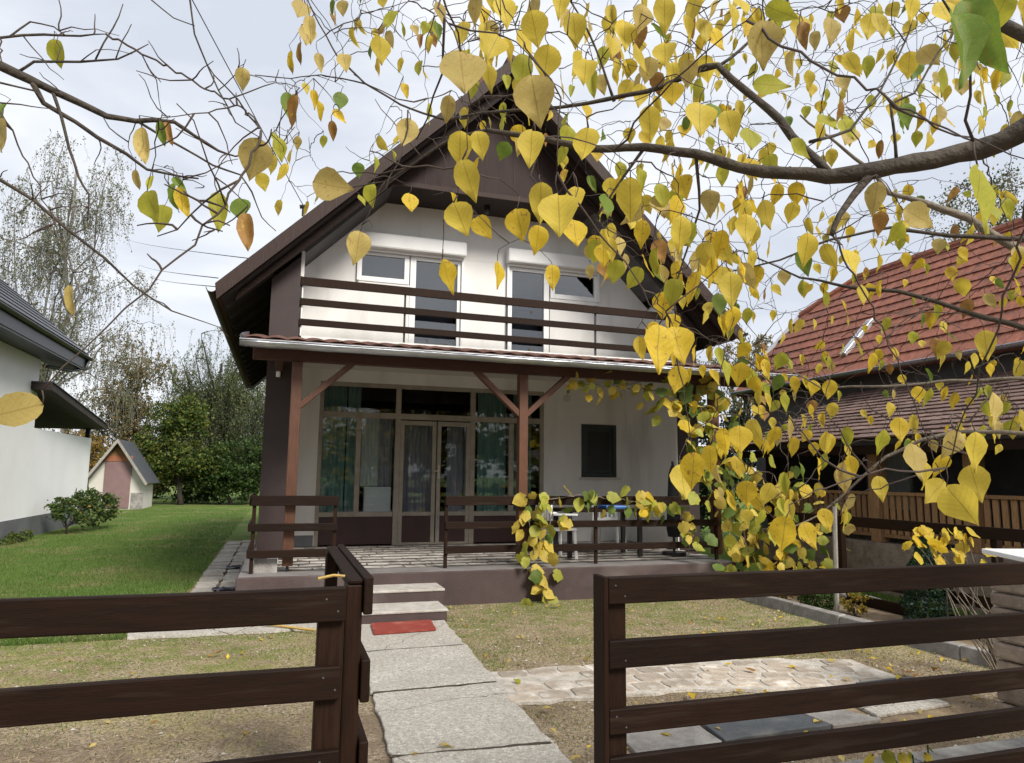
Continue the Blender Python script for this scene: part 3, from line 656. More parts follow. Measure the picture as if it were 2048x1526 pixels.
# small dark window
SW = obj('small_window', wall_holes(2.465, 3.195, 1.635, 2.645, [(2.535, 3.125, 1.71, 2.575)], WY - .015, WY + .08), 'frame_green', H, .004)
obj('sash', wall_holes(2.54, 3.12, 1.715, 2.57, [(2.60, 3.06, 1.775, 2.51)], WY + .01, WY + .06), 'frame_green', SW, .004)
obj('pane', bx(2.6, 3.06, WY + .03, WY + .036, 1.775, 2.51), 'glass_dark', SW)
obj('sill', bx(2.40, 3.26, WY - .07, WY - .016, 1.595, 1.632), 'cream_plaster', SW, .004)
# balcony windows, doors, shutter boxes
def sash(x0, x1, z0, z1, y, name, b=.085):
    s_ = obj(name, wall_holes(x0, x1, z0, z1, [(x0 + b, x1 - b, z0 + b, z1 - b)], y, y + .07), 'upvc', H, .006)
    obj('pane', bx(x0 + b, x1 - b, y + .03, y + .036, z0 + b, z1 - b), 'glass_up', s_)
    return s_
yb = BY - .012
sash(-1.985, -1.115, 4.80, 5.335, yb, 'balcony_window'); d = sash(-1.10, -.185, 3.705, 5.335, yb + .002, 'balcony_door', .10)
obj('pane_curtain', bx(-1.9, -1.2, BY + .2, BY + .21, 4.85, 5.3), 'blind_grey', H); obj('pane_curtain', bx(-1.0, -.28, BY + .3, BY + .31, 3.8, 5.3), 'blind_grey', d)
d = sash(.605, 1.40, 3.705, 5.335, yb + .002, 'balcony_door', .10); w_ = sash(1.425, 2.365, 4.80, 5.335, yb, 'balcony_window')
obj('pane_curtain', bx(.7, 1.3, BY + .3, BY + .31, 3.8, 5.3), 'blind_grey', d)
obj('pane_curtain', MB().prism([(1.5, BY + .22, 5.26), (1.5, BY + .22, 4.87), (2.25, BY + .22, 4.87)], (0, .01, 0)), 'blind_grey', w_)
for x0, x1 in ((-2.0, -.16), (.58, 2.39)):
    b_ = obj('shutter_box', bx(x0, x1, BY - .17, BY - .002, 5.345, 5.60), 'upvc', H, .03)
    obj('shutter_slat', bx(x0 + .06, x1 - .06, BY - .06, BY - .04, 5.30, 5.344), 'upvc', b_)
    obj('guide', bx(x0 + .02, x0 + .06, BY - .05, BY - .014, 4.8 if x0 < 0 else 3.7, 5.34), 'upvc', b_); obj('guide', bx(x1 - .06, x1 - .02, BY - .05, BY - .014, 3.7 if x0 < 0 else 4.8, 5.34), 'upvc', b_)
# small fittings
l = obj('wall_lamp', bx(-3.14, -3.08, FY - .05, FY - .003, 3.02, 3.15), 'white_plastic', H, .01)
v = obj('wall_vent', MB().tube([(2.15, WY - .03, 3.13), (2.15, WY - .002, 3.13)], .07, 16), 'cream_plaster', H)
so_ = obj('soffit_lamp', MB().tube([(.1, 2.0, zt - .002), (.1, 2.0, zt - .10), (.1, 1.98, zt - .14)], [.05, .06, .03], 10), 'black_trim', H)
mast = thing('roof_insulator', 'small black service insulator standing on the left roof edge', 'insulator', ony(606, 432, 1.02))
mp_ = Vector(mast.location)
obj('bracket', MB().tube([mp_, mp_ + Vector((0, 0, .12))], .02, 8), 'black_trim', mast); obj('cap', MB().tube([mp_ + Vector((-.05, 0, .13)), mp_ + Vector((.05, 0, .15))], .03, 8), 'black_trim', mast)
# soffit boards (rafters) under the left eave, visible from below
for i in range(14):
    y0 = RY0 + .5 + i * .75
    obj('eave_rafter', MB().beam((-3.28, y0, roofz(-3.28) - .30), (-3.86, y0, roofz(-3.86) - .28), .06, .08), 'soffit_dark', H)

# ================================================================== things on the porch
dm = obj('door_mat', MB().prism([(x_, y_, .037) for x_, y_ in ragged([(-2.03, -1.60), (-1.38, -1.56), (-1.34, -1.06), (-2.0, -1.08)], .05, .004, 5)], (0, 0, .014)), 'mat_red')
tag(dm, 'flat brick red door mat on the concrete path before the steps', 'door mat')
T = thing('porch_table', 'dark garden table on the porch behind the railing', 'table', (1.65, 1.1, .45))
obj('table_top', bx(1.05, 2.35, .75, 1.45, 1.12, 1.16), 'wood_dark', T, .006)
for a in (1.12, 2.28):
    for b in (.82, 1.38): obj('leg', bx(a - .03, a + .03, b - .03, b + .03, .449, 1.119), 'black_trim', T)
def chair(x0, y0, rot, label):
    t = thing('plastic_chair', label, 'chair', (x0, y0, .449), 'white plastic chairs on the porch')
    R_ = Matrix.Translation((x0, y0, .449)) @ Matrix.Rotation(rot, 4, 'Z')
    def P(n, mb, bev=.006): return obj(n, mb, 'white_plastic', t, bev, M_=R_)
    P('seat', bx(-.23, .23, -.22, .22, .41, .44))
    for a in (-1, 1):
        P('leg', MB().beam((a * .22, -.21, 0), (a * .20, -.19, .409), .04, .04)); P('leg', MB().beam((a * .23, .24, 0), (a * .20, .2, .409), .04, .04))
        P('armrest', MB().beam((a * .25, -.2, .64), (a * .25, .22, .65), .05, .03)); P('arm_post', MB().beam((a * .25, -.18, .43), (a * .25, -.18, .625), .03, .03))
    P('backrest', wall_holes(-.22, .22, .44, .86, [(-.15 + i * .07, -.11 + i * .07, .52, .78) for i in range(5)], .20, .235))
chair(.92, .85, RAD(100), 'white plastic garden chair at the left end of the porch table'); chair(2.2, 1.75, RAD(-10), 'white plastic garden chair behind the porch table')
ty = obj('tray', wall_holes(1.75, 2.15, .80, 1.1, [], 1.161, 1.175) if False else bx(1.72, 2.12, .82, 1.12, 1.161, 1.21), 'blue_plastic', None, .012); tag(ty, 'shallow blue plastic tub on the porch table', 'tub')
gpnl = obj('grey_board', MB().prism([(-3.26, .32, .431), (-2.99, .32, .431), (-2.99, .34, .60), (-3.26, .34, .60)], (0, .012, 0)), 'concrete_grey'); tag(gpnl, 'grey board leaning behind the lowest rail at the porch corner', 'board')
ps = thing('closed_parasol', 'closed black garden parasol standing at the right end of the porch', 'parasol', (2.95, .95, .431))
obj('canopy', MB().tube([(2.95, .95, .72), (2.95, .95, .85), (2.95, .95, 1.25), (2.95, .95, 1.7), (2.95, .95, 1.85)], [.09, .115, .095, .07, .02], 10), 'black_cloth', ps)
obj('pole', MB().tube([(2.95, .95, .46), (2.95, .95, 1.90)], .02, 8), 'black_trim', ps); obj('base', MB().tube([(2.95, .95, .431), (2.95, .95, .49)], .19, 16), 'black_trim', ps)
bxs = obj('carton', bx(-3.12, -2.98, 1.0, 1.14, .449, .56), 'white_plastic', None, .004); tag(bxs, 'small white carton on the porch floor by the left wall', 'carton')
rp_ = obj('rope', MB().tube([onz(500, 1248, .045), onz(555, 1251, .05), onz(600, 1257, .045), onz(630, 1260, .043)], [.006, .012, .014, .012], 6), 'rope'); tag(rp_, 'frayed yellow cord lying on the concrete apron', 'cord')
# ================================================================== street fence, gate
FYY = -6.25
def fence(name, label, x0, x1, rails_, posts, group):
    t = thing(name, label, 'fence', ((x0 + x1) / 2, FYY, 0), group)
    for z1, z0 in rails_:
        rail(t, (x0, FYY, (z0 + z1) / 2 + random.uniform(-.004, .004)), (x1 + random.uniform(-.008, .008), FYY, (z0 + z1) / 2), .034, z1 - z0)
    for z1, z0 in rails_:
        for xp, w in posts:
            for dx, dz in ((-.022, .022), (.022, -.024)):
                zc = (z0 + z1) / 2 + dz; obj('screw', MB().tube([(xp + dx, FYY - .0185, zc), (xp + dx, FYY - .0165, zc)], .0040, 8), 'soffit_grey', t)
    for xp, w in posts: obj('post', bx(xp - w / 2, xp + w / 2, FYY + .02, FYY + .11, -.3, 1.19), 'wood_post', t, .007)
    return t
LF = fence('wooden_fence', 'dark brown rail fence left of the open gate', -6.6, -2.765, [(1.222, 1.095), (.935, .815), (.635, .525), (.36, .25)], [(-2.812, .095), (-4.9, .10)], 'street fence sections')
RF = fence('wooden_fence', 'dark brown five-rail fence right of the gate opening', -1.665, 4.6, [(1.222, 1.108), (.958, .842), (.682, .58), (.488, .378), (.292, .185)], [(-1.61, .09), (1.37, .12), (3.7, .12)], 'street fence sections')
obj('end_board', bx(-1.69, -1.667, FYY - .02, FYY + .09, .02, 1.225), 'wood_post', RF, .005)
G = thing('garden_gate', 'open dark brown gate leaf swung inwards, seen nearly edge on', 'gate', (-2.68, -6.15, 0))
for yy in (-6.12, -4.9): obj('stile', bx(-2.755, -2.688, yy - .045, yy + .045, .06, 1.215), 'wood_red' if False else 'wood_post', G, .008)
for z1, z0 in ((1.245, 1.10), (.93, .77), (.63, .52), (.36, .25)): rail(G, (-2.668, -6.19, (z0 + z1) / 2), (-2.668, -4.78, (z0 + z1) / 2), .036, z1 - z0, 'wood_dark_y', up=(0, 0, 1))
obj('cap_board', bx(-2.744, -2.690, -6.17, -4.80, 1.217, 1.236), 'wood_dark_y', G, .006)
h_ = obj('hinge', MB().box(-2.775, -2.7552, -6.16, -6.10, 1.13, 1.16), 'galv', G, .003)
lt = obj('latch', MB().tube([(-2.86, -6.11, 1.235), (-2.80, -6.10, 1.245), (-2.755, -6.10, 1.24)], .006, 6), 'rope', G)

# boundary fence towards the neighbour, running into the plot
BF = thing('boundary_fence', 'low dark red-brown rail fence along the neighbouring garden', 'fence', (4.18, -2, 0))
for z, h in ((1.10, .13), (.36, .13), (.10, .14)):
    rail(BF, (4.18, -5.6, z), (4.18, 1.2, z), .03, h, 'wood_dark_y')
for yy in (-5.5, -3.4, -1.2, .9): obj('post', bx(4.20, 4.28, yy - .04, yy + .04, -.1, 1.14), 'wood_post', BF, .006)

# stone pillar and white board by the fence end
SP = thing('stone_pillar', 'squat pillar of stacked tan stones behind the right fence end', 'pillar', (2.15, -5.3, 0))
obj('core', bx(1.97, 2.33, -5.48, -5.12, -.1, 1.03), 'lime_joint', SP)
zz = 0.0
while zz < 1.0:
    h = random.uniform(.09, .16); xx = 1.93
    while xx < 2.29:
        w = random.uniform(.14, .26); w = min(w, 2.37 - xx)
        obj('stone', bx(xx, xx + w - .012, -5.515 + random.uniform(-.012, .012), -5.2, zz, zz + h - .012), 'wall_stone', SP, .02); xx += w
    obj('stone', bx(1.915 + random.uniform(-.01, .01), 1.97, -5.46, -5.14, zz, zz + h - .012), 'wall_stone', SP, .018)
    zz += h
LB = obj('white_board', MB().prism([(1.84, -5.52, 1.095), (2.5, -5.58, 1.085), (2.55, -5.1, 1.105), (1.92, -5.1, 1.12)], (0, 0, .035)), 'white_plastic', None, .006)
tag(LB, 'white flat board lying on top of the stone pillar', 'board')

# ================================================================== white house on the left
WH = thing('white_house', 'plain white neighbouring house with dark slate roof at the left edge', 'house', (-12, 6, 0))
obj('wall', bx(-16, -8.9, -1, 11.45, .5, 4.42), 'white_wall_far', WH); obj('plinth', bx(-16, -8.87, -1.02, 17.2, -.1, .5), 'plinth_grey', WH)
obj('yard_wall', bx(-9.15, -8.9, 11.452, 17.2, .502, 2.70), 'white_wall_far', WH)
obj('soffit', bx(-9.0, -8.34, -1.4, 13.3, 4.43, 4.47), 'black_trim', WH); obj('fascia', bx(-8.36, -8.32, -1.4, 13.38, 4.471, 4.86), 'black_trim', WH, .005)
obj('fascia', MB().prism([(-8.3, 13.36, 4.45), (-8.3, 13.36, 4.86), (-12.4, 13.36, 8.41), (-12.4, 13.36, 8.1)], (0, .05, 0)), 'black_trim', WH)
halfpipe((-8.27, -1.4, 4.84), (-8.27, 13.45, 4.80), .07, 'black_trim', WH)
obj('downpipe', MB().tube([(-8.27, 13.3, 4.75), (-8.3, 13.2, 4.5), (-8.5, 12.6, 4.32), (-8.8, 11.6, 4.28)], .045, 8), 'black_trim', WH)
SLW = .865
wr = obj('roof', MB().prism([(-8.3, -1.5, 4.865), (-12.4, -1.5, 4.865 + 4.1 * SLW), (-12.4, -1.5, 4.72 + 4.1 * SLW), (-8.3, -1.5, 4.80)], (0, 14.9, 0)), 'slate', WH)
sm = MB().add([(0, 0, 0), (.40, 0, .0), (.40, .31, 0), (0, .31, 0), (-.015, 0, .022), (.40, 0, .012), (.40, .31, .012), (-.015, .31, .022)],
              [(4, 5, 6, 7), (0, 1, 5, 4), (3, 0, 4, 7), (2, 3, 7, 6)]).mesh('roof_tile', 'slate')
aw = math.atan(SLW)
for r_ in range(12):
    for k in range(24):
        yy = 13.08 - k * .32; xx = -8.32 - r_ * .30
        M_ = Matrix.Translation((xx, yy, 4.868 + (-8.3 - xx) * SLW + .012)) @ Matrix.Rotation(PI, 4, 'Z') @ Matrix.Rotation(-aw + .03, 4, 'Y') @ Matrix.Translation((0, -.31, 0))
        obj('roof_tile', sm, None, wr, M_=M_)
lr = obj('lean_to_roof', MB().prism([(-8.45, 10.9, 3.62), (-8.45, 17.0, 2.98), (-8.45, 17.0, 3.14), (-8.45, 10.9, 3.80)], (-4.5, 0, 0)), 'soffit_dark', WH)
obj('roof_sheet', MB().prism([(-8.42, 10.9, 3.803), (-8.42, 17.1, 3.143), (-8.42, 17.1, 3.16), (-8.42, 10.9, 3.82)], (-4.5, 0, 0)), 'slate', lr)
obj('post', bx(-9.0, -8.88, 16.8, 16.95, 2.702, 3.0), 'black_trim', WH)
obj('back_wall', bx(-13, -12.8, 11.5, 17.2, .5, 3.2), 'room_dark', WH)

# ================================================================== A-frame shed
S = thing('garden_shed', 'small A-frame shed with white walls and mauve door at the lawn end', 'shed', (-9.75, 27, 0))
ax, az, ey = -9.75, 2.98, 26.0
obj('front_wall', MB().prism([(-10.72, ey, 0), (-8.72, ey, 0), (-8.66, ey, 1.3), (ax, ey, az - .15), (-10.84, ey, 1.3)], (0, .12, 0)), 'cream_plaster', S)
obj('body', bx(-10.7, -8.74, ey + .13, 29, 0, 1.45), 'cream_plaster', S)
obj('stone_base', bx(-9.14, -8.66, ey - .03, ey - .002, 0, .72), 'concrete_grey', S)
obj('door', bx(-10.24, -9.2, ey - .05, ey - .004, .06, 2.08), 'door_mauve', S, .006); obj('lintel', bx(-10.27, -9.17, ey - .07, ey - .003, 2.083, 2.32), 'terracotta', S)
obj('gable_board', MB().prism([(-10.1, ey - .03, 2.325), (-9.35, ey - .03, 2.325), (ax, ey - .03, 2.85)], (0, .02, 0)), 'wood_raw', S)
for s in (-1, 1):
    obj('roof', MB().prism([(ax, ey - .45, az + .06), (ax + s * 1.28, ey - .45, 1.13), (ax + s * 1.2, ey - .45, 1.08), (ax, ey - .45, az - .12)], (0, 3.6, 0)), 'slate', S)
    obj('barge', MB().prism([(ax, ey - .48, az + .08), (ax + s * 1.3, ey - .48, 1.12), (ax + s * 1.22, ey - .48, 1.04), (ax, ey - .48, az - .1)], (0, .03, 0)), 'wood_grey', S)

# ================================================================== red-roofed house on the right
NH = thing('red_roof_house', 'neighbouring house with large red tiled half-hipped roof', 'house', (10.7, 0, 0))
EX, EZ, RX, RZ = 7.8, 3.8, 10.7, 6.7
obj('wall', bx(8.15, 13.3, -9, 5.75, .0, 3.85), 'interior_grey', NH)
obj('gable_wall', MB().prism([(8.15, 5.6, 3.86), (13.3, 5.6, 3.86), (11.7, 5.6, 5.6), (9.7, 5.6, 5.6)], (0, .15, 0)), 'cream_plaster', NH)
nr = obj('roof', MB().add([(EX, -9, EZ), (EX, 6.0, EZ), (9.9, 6.0, 5.9), (RX, 4.8, RZ), (RX, -9, RZ), (13.6, -9, EZ), (13.6, 6.0, EZ), (11.5, 6.0, 5.9), (EX, -9, EZ - .12), (EX, 6, EZ - .12), (13.6, 6, EZ - .12)],
                          [(0, 1, 2, 3, 4), (4, 3, 7, 6, 5), (3, 2, 7), (8, 9, 1, 0), (9, 10, 6, 7, 2, 1)]), 'tile_red_stuff', NH)
halfpipe((EX - .09, -9, EZ - .03), (EX - .09, 6.0, EZ - .02), .075, 'zinc', NH)
tm = MB(); n = 4
tm.add([(0, 0, .0), (0, .215, .0), (-.012, .215, .030), (-.012, .16, .036), (-.012, .055, .036), (-.012, 0, .030), (.42, .215, .016), (.42, .16, .02), (.42, .055, .02), (.42, 0, .016)],
       [(0, 1, 2, 3, 4, 5), (2, 6, 7, 3), (3, 7, 8, 4), (4, 8, 9, 5), (0, 5, 9), (1, 6, 2)])
tmm = tm.mesh('roof_tile', 'tile_red')
tiles = []
for r_ in range(13):
    xs0 = EX - .04 + r_ * .235; z0 = EZ + (xs0 - EX) + .014
    for k in range(58):
        yy = 5.78 - k * .22 - (.11 if r_ % 2 else 0)
        if xs0 + .15 > 9.9 and yy + .2 > 6.0 - (xs0 + .2 - 9.9) * 1.5: continue
        tiles.append((xs0, yy, z0))
vis = []
for t in tiles:
    u, v_ = px(t); vis.append((0 if -60 < u < 2110 and v_ < 800 else 1, (Vector(t) - CAM).length, t))
vis.sort()
stuff_t = MB()
for i, (hid, _, t) in enumerate(vis):
    M_ = Matrix.Translation(t) @ Matrix.Rotation(-PI / 4 + .05 + random.uniform(-.012, .012), 4, 'Y') @ Matrix.Rotation(random.uniform(-.015, .015), 4, 'Z')
    if i < 300: obj('roof_tile', tmm, None, nr, M_=M_)
    elif t[1] > -6: stuff_t.add([M_ @ Vector(v) for v in tm.v], tm.f)
st_ = obj('roof_tiles', stuff_t, 'tile_red_stuff', nr); st_['kind'] = 'stuff'
obj('ridge', MB().tube([(RX, -9, RZ + .02), (RX, 4.85, RZ + .02)], .11, 8), 'tile_red', nr); obj('verge', MB().beam((EX - .02, 6.02, EZ + .02), (9.9, 6.02, 5.94), .06, .09), 'galv', nr)
obj('hip', MB().tube([(9.88, 6.0, 5.93), (RX, 4.8, RZ + .03)], .09, 8), 'tile_red', nr)
sl_ = obj('skylight', MB().beam((8.15, 2.75, 4.24), (8.95, 2.75, 5.05), .16, .10, (-1, 0, 1)), 'galv', nr, .01)
# covered terrace on the near side of that house
TZ = .72
TR = obj('terrace_floor', bx(5.45, 8.14, -9, 2.35, .0, TZ), 'wall_stone', NH)
lo_ = MB().prism([(5.2, -9, 2.24), (8.14, -9, 3.40), (8.14, -9, 3.30), (5.22, -9, 2.15)], (0, 11.5, 0))
tr_roof = obj('terrace_roof', lo_, 'soffit_dark', NH)
shm = MB().add([(0, 0, .0), (0, .30, .0), (-.01, .30, .028), (-.01, 0, .024), (.32, .3, .012), (.32, 0, .012)], [(0, 1, 2, 3), (3, 2, 4, 5), (0, 3, 5), (1, 4, 2)]).mesh('shingle', 'shingle')
at_ = math.atan2(1.16, 2.94); cand = []
for r_ in range(15):
    for k in range(37):
        d_ = r_ * .21; p = Vector((5.18 + d_ * math.cos(at_), 2.2 - k * .30 - (.15 if r_ % 2 else 0), 2.248 + d_ * math.sin(at_) + .006)); u, v_ = px(p)
        cand.append((0 if u < 2120 else 1, (p - CAM).length, p))
cand.sort(key=lambda c_: c_[:2]); sh_st = MB(); shv = [v.co.copy() for v in shm.vertices]; shf = [tuple(p_.vertices) for p_ in shm.polygons]
for i, (_, _, p) in enumerate(cand):
    M_ = Matrix.Translation(p) @ Matrix.Rotation(-at_ + .06 + random.uniform(-.03, .03), 4, 'Y') @ Matrix.Rotation(random.uniform(-.05, .05), 4, 'Z')
    if i < 300: obj('shingle', shm, None, tr_roof, M_=M_)
    elif p.y > -6: sh_st.add([M_ @ v for v in shv], shf)
o = obj('shingles', sh_st, 'shingle', tr_roof); o['kind'] = 'stuff'
obj('terrace_fascia', bx(5.22, 5.28, -9, 2.45, 2.02, 2.14), 'wood_dark_y', NH)
for yy in (1.9, -.5, -2.1, -4.2, -6.4): obj('pillar', bx(5.52, 5.70, yy - .09, yy + .09, TZ, 2.16), 'wood_raw' if yy < 1 else 'wood_post', NH, .01)
for a, b in ((1.81, -.41), (-.59, -2.01), (-2.19, -4.11), (-4.29, -6.31)):
    bal = obj('balustrade', bx(5.56, 5.66, b, a, 1.42, 1.47), 'wood_raw', NH, .006)
    obj('bottom_rail', bx(5.58, 5.64, b, a, .80, .85), 'wood_raw', bal, .004)
    n_ = int((a - b) / .115)
    for i in range(n_): yy = a - (i + .5) * (a - b) / n_; obj('picket', bx(5.59, 5.615, yy - .04, yy + .04, .852, 1.418), 'wood_raw', bal, .003)
obj('terrace_end_wall', bx(5.9, 8.1, 2.25, 2.33, TZ, 2.6), 'interior_grey', NH)
for y0, y1, z0, z1, m_ in ((1.2, 2.0, 1.1, 2.3, 'curtain_pale'), (-.2, .5, .8, 2.0, 'plinth_grey'), (-1.8, -1.2, .75, 1.75, 'plinth_grey')):
    obj('wall_panel', bx(8.08, 8.145, y0, y1, z0, z1), m_, NH)

# ================================================================== vegetation helpers
rng = np.random.default_rng(5)
def quads_mesh(name, C_, size, mats, weights, up_bias=.0, aspect=.6, droop=False):
    """leaf-shaped quads at points C_ (n,3)"""
    n = len(C_); sz = size * rng.uniform(.6, 1.25, n)
    nrm = rng.normal(size=(n, 3)); nrm[:, 2] += up_bias; nrm /= np.linalg.norm(nrm, axis=1)[:, None]
    a = rng.normal(size=(n, 3))
    if droop: a[:, 2] -= 2.2
    a -= nrm * (a * nrm).sum(1)[:, None]; a /= np.linalg.norm(a, axis=1)[:, None]; b = np.cross(nrm, a)
    L_ = sz[:, None]; v = np.empty((n, 4, 3))
    v[:, 0] = C_ - a * L_ * .5; v[:, 1] = C_ + b * L_ * aspect * .5 - a * L_ * .08 + nrm * L_ * .08; v[:, 2] = C_ + a * L_ * .5; v[:, 3] = C_ - b * L_ * aspect * .5 - a * L_ * .08 + nrm * L_ * .08
    me = bpy.data.meshes.new(name); me.vertices.add(4 * n); me.vertices.foreach_set('co', v.reshape(-1))
    me.loops.add(4 * n); me.loops.foreach_set('vertex_index', np.arange(4 * n)); me.polygons.add(n); me.polygons.foreach_set('loop_start', np.arange(0, 4 * n, 4))
    for m_ in mats: me.materials.append(MATS[m_])
    w = np.array(weights, float); me.polygons.foreach_set('material_index', rng.choice(len(mats), n, p=w / w.sum()).astype(np.int32))
    me.update(); me.validate(); return me
def bent(a, b, k=5, j=.08, sag=0):
    a, b = Vector(a), Vector(b); L_ = (b - a).length; out = [a]
    for i in range(1, k):
        t = i / k; p = a.lerp(b, t) + Vector(rng.uniform(-1, 1, 3)) * j * L_ * math.sin(PI * t) ; p.z += sag * L_ * math.sin(PI * t); out.append(p)
    out.append(b); return out
def tree(name, label, base, trunk_h, r0, blobs, nleaf, lsize, mats, weights, bark='bark_dark', nlimb=9, group=None, cat='tree', strands=0, strand_len=(1, 2.5), spread=.55, aspect=.6, per=60, up=.4):
    """blobs: list of (center, radii). Limbs run from the trunk to points in the blobs; leaves gather round limb tips."""
    base = Vector(base); t = thing(name, label, cat, base, group); top = Vector(blobs[0][0]); wood = MB()
    top_pt = base.lerp(top, .9); top_pt.z = base.z + max(trunk_h, (top.z - base.z) * .95)
    tp = bent(base, top_pt, 7, .03); rr = [r0 * (1 - .75 * i / (len(tp) - 1)) for i in range(len(tp))]; rr[0] *= 1.25
    obj('trunk', MB().tube(tp, rr, 9), bark, t, smooth=True)
    tips = []
    for c_, r_ in blobs:
        c_ = Vector(c_); r_ = Vector(r_); nl = max(3, int(nlimb / len(blobs)))
        for _ in range(nl):
            d = Vector(rng.normal(size=3)); d.normalize(); q = c_ + Vector((d.x * r_.x, d.y * r_.y, d.z * r_.z)) * rng.uniform(.55, .95)
            hs = min(.95, max(.25, rng.uniform(.3, .85))); k = int(hs * (len(tp) - 1)); s_ = tp[k]
            if s_.z > q.z - .1: s_ = tp[max(1, k - 2)]
            lb = bent(s_, q, 5, .10, .08); wood.tube(lb, [r0 * .34 * (1 - .8 * i / 5) for i in range(6)], 5); tips += lb[2:]
            for _ in range(3):
                d2 = Vector(rng.normal(size=3)); d2.normalize(); q2 = lb[int(rng.integers(2, 6))]; e = q2 + Vector((d2.x * r_.x, d2.y * r_.y, d2.z * r_.z * .7)) * .42
                sb = bent(q2, e, 4, .12); wood.tube(sb, [r0 * .12, r0 * .09, r0 * .06, r0 * .04, r0 * .02], 4); tips += sb[1:]
    pts = []
    tips_a = np.array([tuple(p) for p in tips])
    if strands:
        for _ in range(strands):
            p = tips_a[rng.integers(len(tips_a))] + rng.normal(size=3) * .25; L_ = rng.uniform(*strand_len); k = int(L_ / .16) + 2
            dx, dy = rng.normal(size=2) * .12; line = [(p[0] + dx * (i / k) * L_ * 2 + rng.normal() * .03, p[1] + dy * (i / k) * L_ * 2 + rng.normal() * .03, p[2] + .25 * math.sin(PI * min(1, i / k * 1.5)) * .6 - (i / k) ** 1.3 * L_) for i in range(k)]
            line = [q for q in line if q[2] > .4]
            if len(line) < 2: continue
            wood.tube(line[::2] if len(line) > 3 else line, .006, 3, cap=False)
            pts += [(q[0] + rng.normal() * .05, q[1] + rng.normal() * .05, q[2] + rng.normal() * .06) for q in line for _ in range(max(1, int(nleaf / strands / k)))]
        pts = np.array(pts)
    else:
        ncl = max(8, nleaf // per); cl = []
        for i in range(ncl):
            if rng.random() < .55: cl.append(tips_a[rng.integers(len(tips_a))])
            else:
                c_, r_ = blobs[int(rng.integers(len(blobs)))]; d = rng.normal(size=3); d /= np.linalg.norm(d); cl.append(np.array(c_) + d * np.array(r_) * rng.uniform(.6, 1.0))
        cl = np.array(cl); av = np.mean([np.mean(b_[1]) for b_ in blobs]); idx = rng.integers(len(cl), size=nleaf)
        pts = cl[idx] + rng.normal(size=(nleaf, 3)) * av * spread * .28 * np.array([1, 1, .7]) * rng.uniform(.5, 1.3, len(cl))[idx][:, None]
        pts = pts[pts[:, 2] > .03]
    obj('limbs', wood, bark, t, smooth=True)
    obj('crown', quads_mesh('crown', pts, lsize, mats, weights, up, aspect, bool(strands)), None, t)
    return t
# ================================================================== background trees and shrubs
tree('birch_tree', 'tall thin birch with sparse drooping grey-green twigs left of the house', (-13.3, 27.2, 0), 15.5, .17, [((-12.5, 26.5, 14.8), (2.8, 2.0, 3.8)), ((-12.2, 26.5, 10.6), (4.4, 2.8, 3.6)), ((-12.8, 26.5, 6.6), (4.4, 2.6, 2.6))], 40000, .095, ['fol_grey', 'fol_olive', 'fol_willow'], [5, 3, 3], 'bark_birch', 40, strands=1900, strand_len=(.5, 2.2))
tree('slim_birch', 'lower thin-leaved birch between the tall birch and the house', (-11.6, 38, 0), 9, .12, [((-11.2, 38, 7.6), (3.0, 2.4, 2.6)), ((-12.2, 38, 4.6), (2.6, 2.0, 2.0))], 20000, .14, ['fol_olive', 'fol_rust', 'fol_grey'], [5, 2, 4], 'bark_dark', 26, strands=900, strand_len=(.4, 1.5))
tree('willow_tree', 'weeping willow with hanging grey-green strands beside the house wall', (-6.9, 36.5, 0), 8, .25, [((-6.6, 36.5, 8.6), (3.0, 2.6, 1.8)), ((-5.2, 36.5, 6.6), (2.2, 2.0, 1.8)), ((-8.2, 36.5, 6.4), (1.8, 1.8, 1.6))], 52000, .14, ['fol_willow', 'fol_grey', 'fol_mid'], [5, 3, 2], 'bark_dark', 24, strands=1100, strand_len=(1.2, 4.0), aspect=.35)
tree('ash_tree', 'full grey-green tree standing behind the willow near the house', (-4.9, 37.5, 0), 6, .2, [((-5.2, 37.5, 6.6), (2.8, 2.0, 2.2)), ((-7.6, 38, 5.2), (2.4, 2.0, 1.9)), ((-10.4, 39, 4.4), (2.4, 1.8, 1.7))], 15000, .16, ['fol_willow', 'fol_grey', 'fol_mid', 'fol_olive'], [5, 4, 2, 3], 'bark_dark', 20, spread=.6)
tree('broadleaf_tree', 'yellow-green broadleaf tree with dark trunk at the lawn end', (-7.65, 30.5, 0), 3.4, .13, [((-8.3, 30.5, 3.4), (2.0, 1.6, 1.3)), ((-7.6, 30.3, 2.2), (2.1, 1.4, 1.0)), ((-7.9, 30.6, 4.6), (1.4, 1.1, .9)), ((-9.2, 30.6, 2.2), (1.0, 1.0, .9))], 15000, .17, ['fol_lime', 'fol_mid', 'fol_dark'], [4, 4, 3], 'bark_dark', 22, spread=.55)
tree('dark_shrub', 'dark green dense shrub mass against the house corner at the lawn end', (-5.3, 30.5, 0), 2.0, .10, [((-6.0, 31.2, 1.6), (1.5, 1.2, 1.5)), ((-4.9, 30.4, 2.0), (1.6, 1.2, 1.9)), ((-3.6, 31, 2.0), (1.6, 1.2, 1.9)), ((-7.6, 32.5, 1.2), (2.0, 1.0, 1.2))], 20000, .17, ['fol_dark', 'fol_mid'], [6, 2], 'bark_dark', 16, cat='shrub', spread=.62)
tree('field_hedge', 'low brownish hedge closing the far end of the lawn', (-10, 40, 0), 1.0, .06, [((-17 + 2.6 * k, 40, 1.2), (1.7, .9, 1.3)) for k in range(8)], 14000, .2, ['fol_olive', 'fol_dark', 'fol_rust', 'fol_mid'], [4, 3, 2, 3], 'bark_dark', 24, cat='hedge')
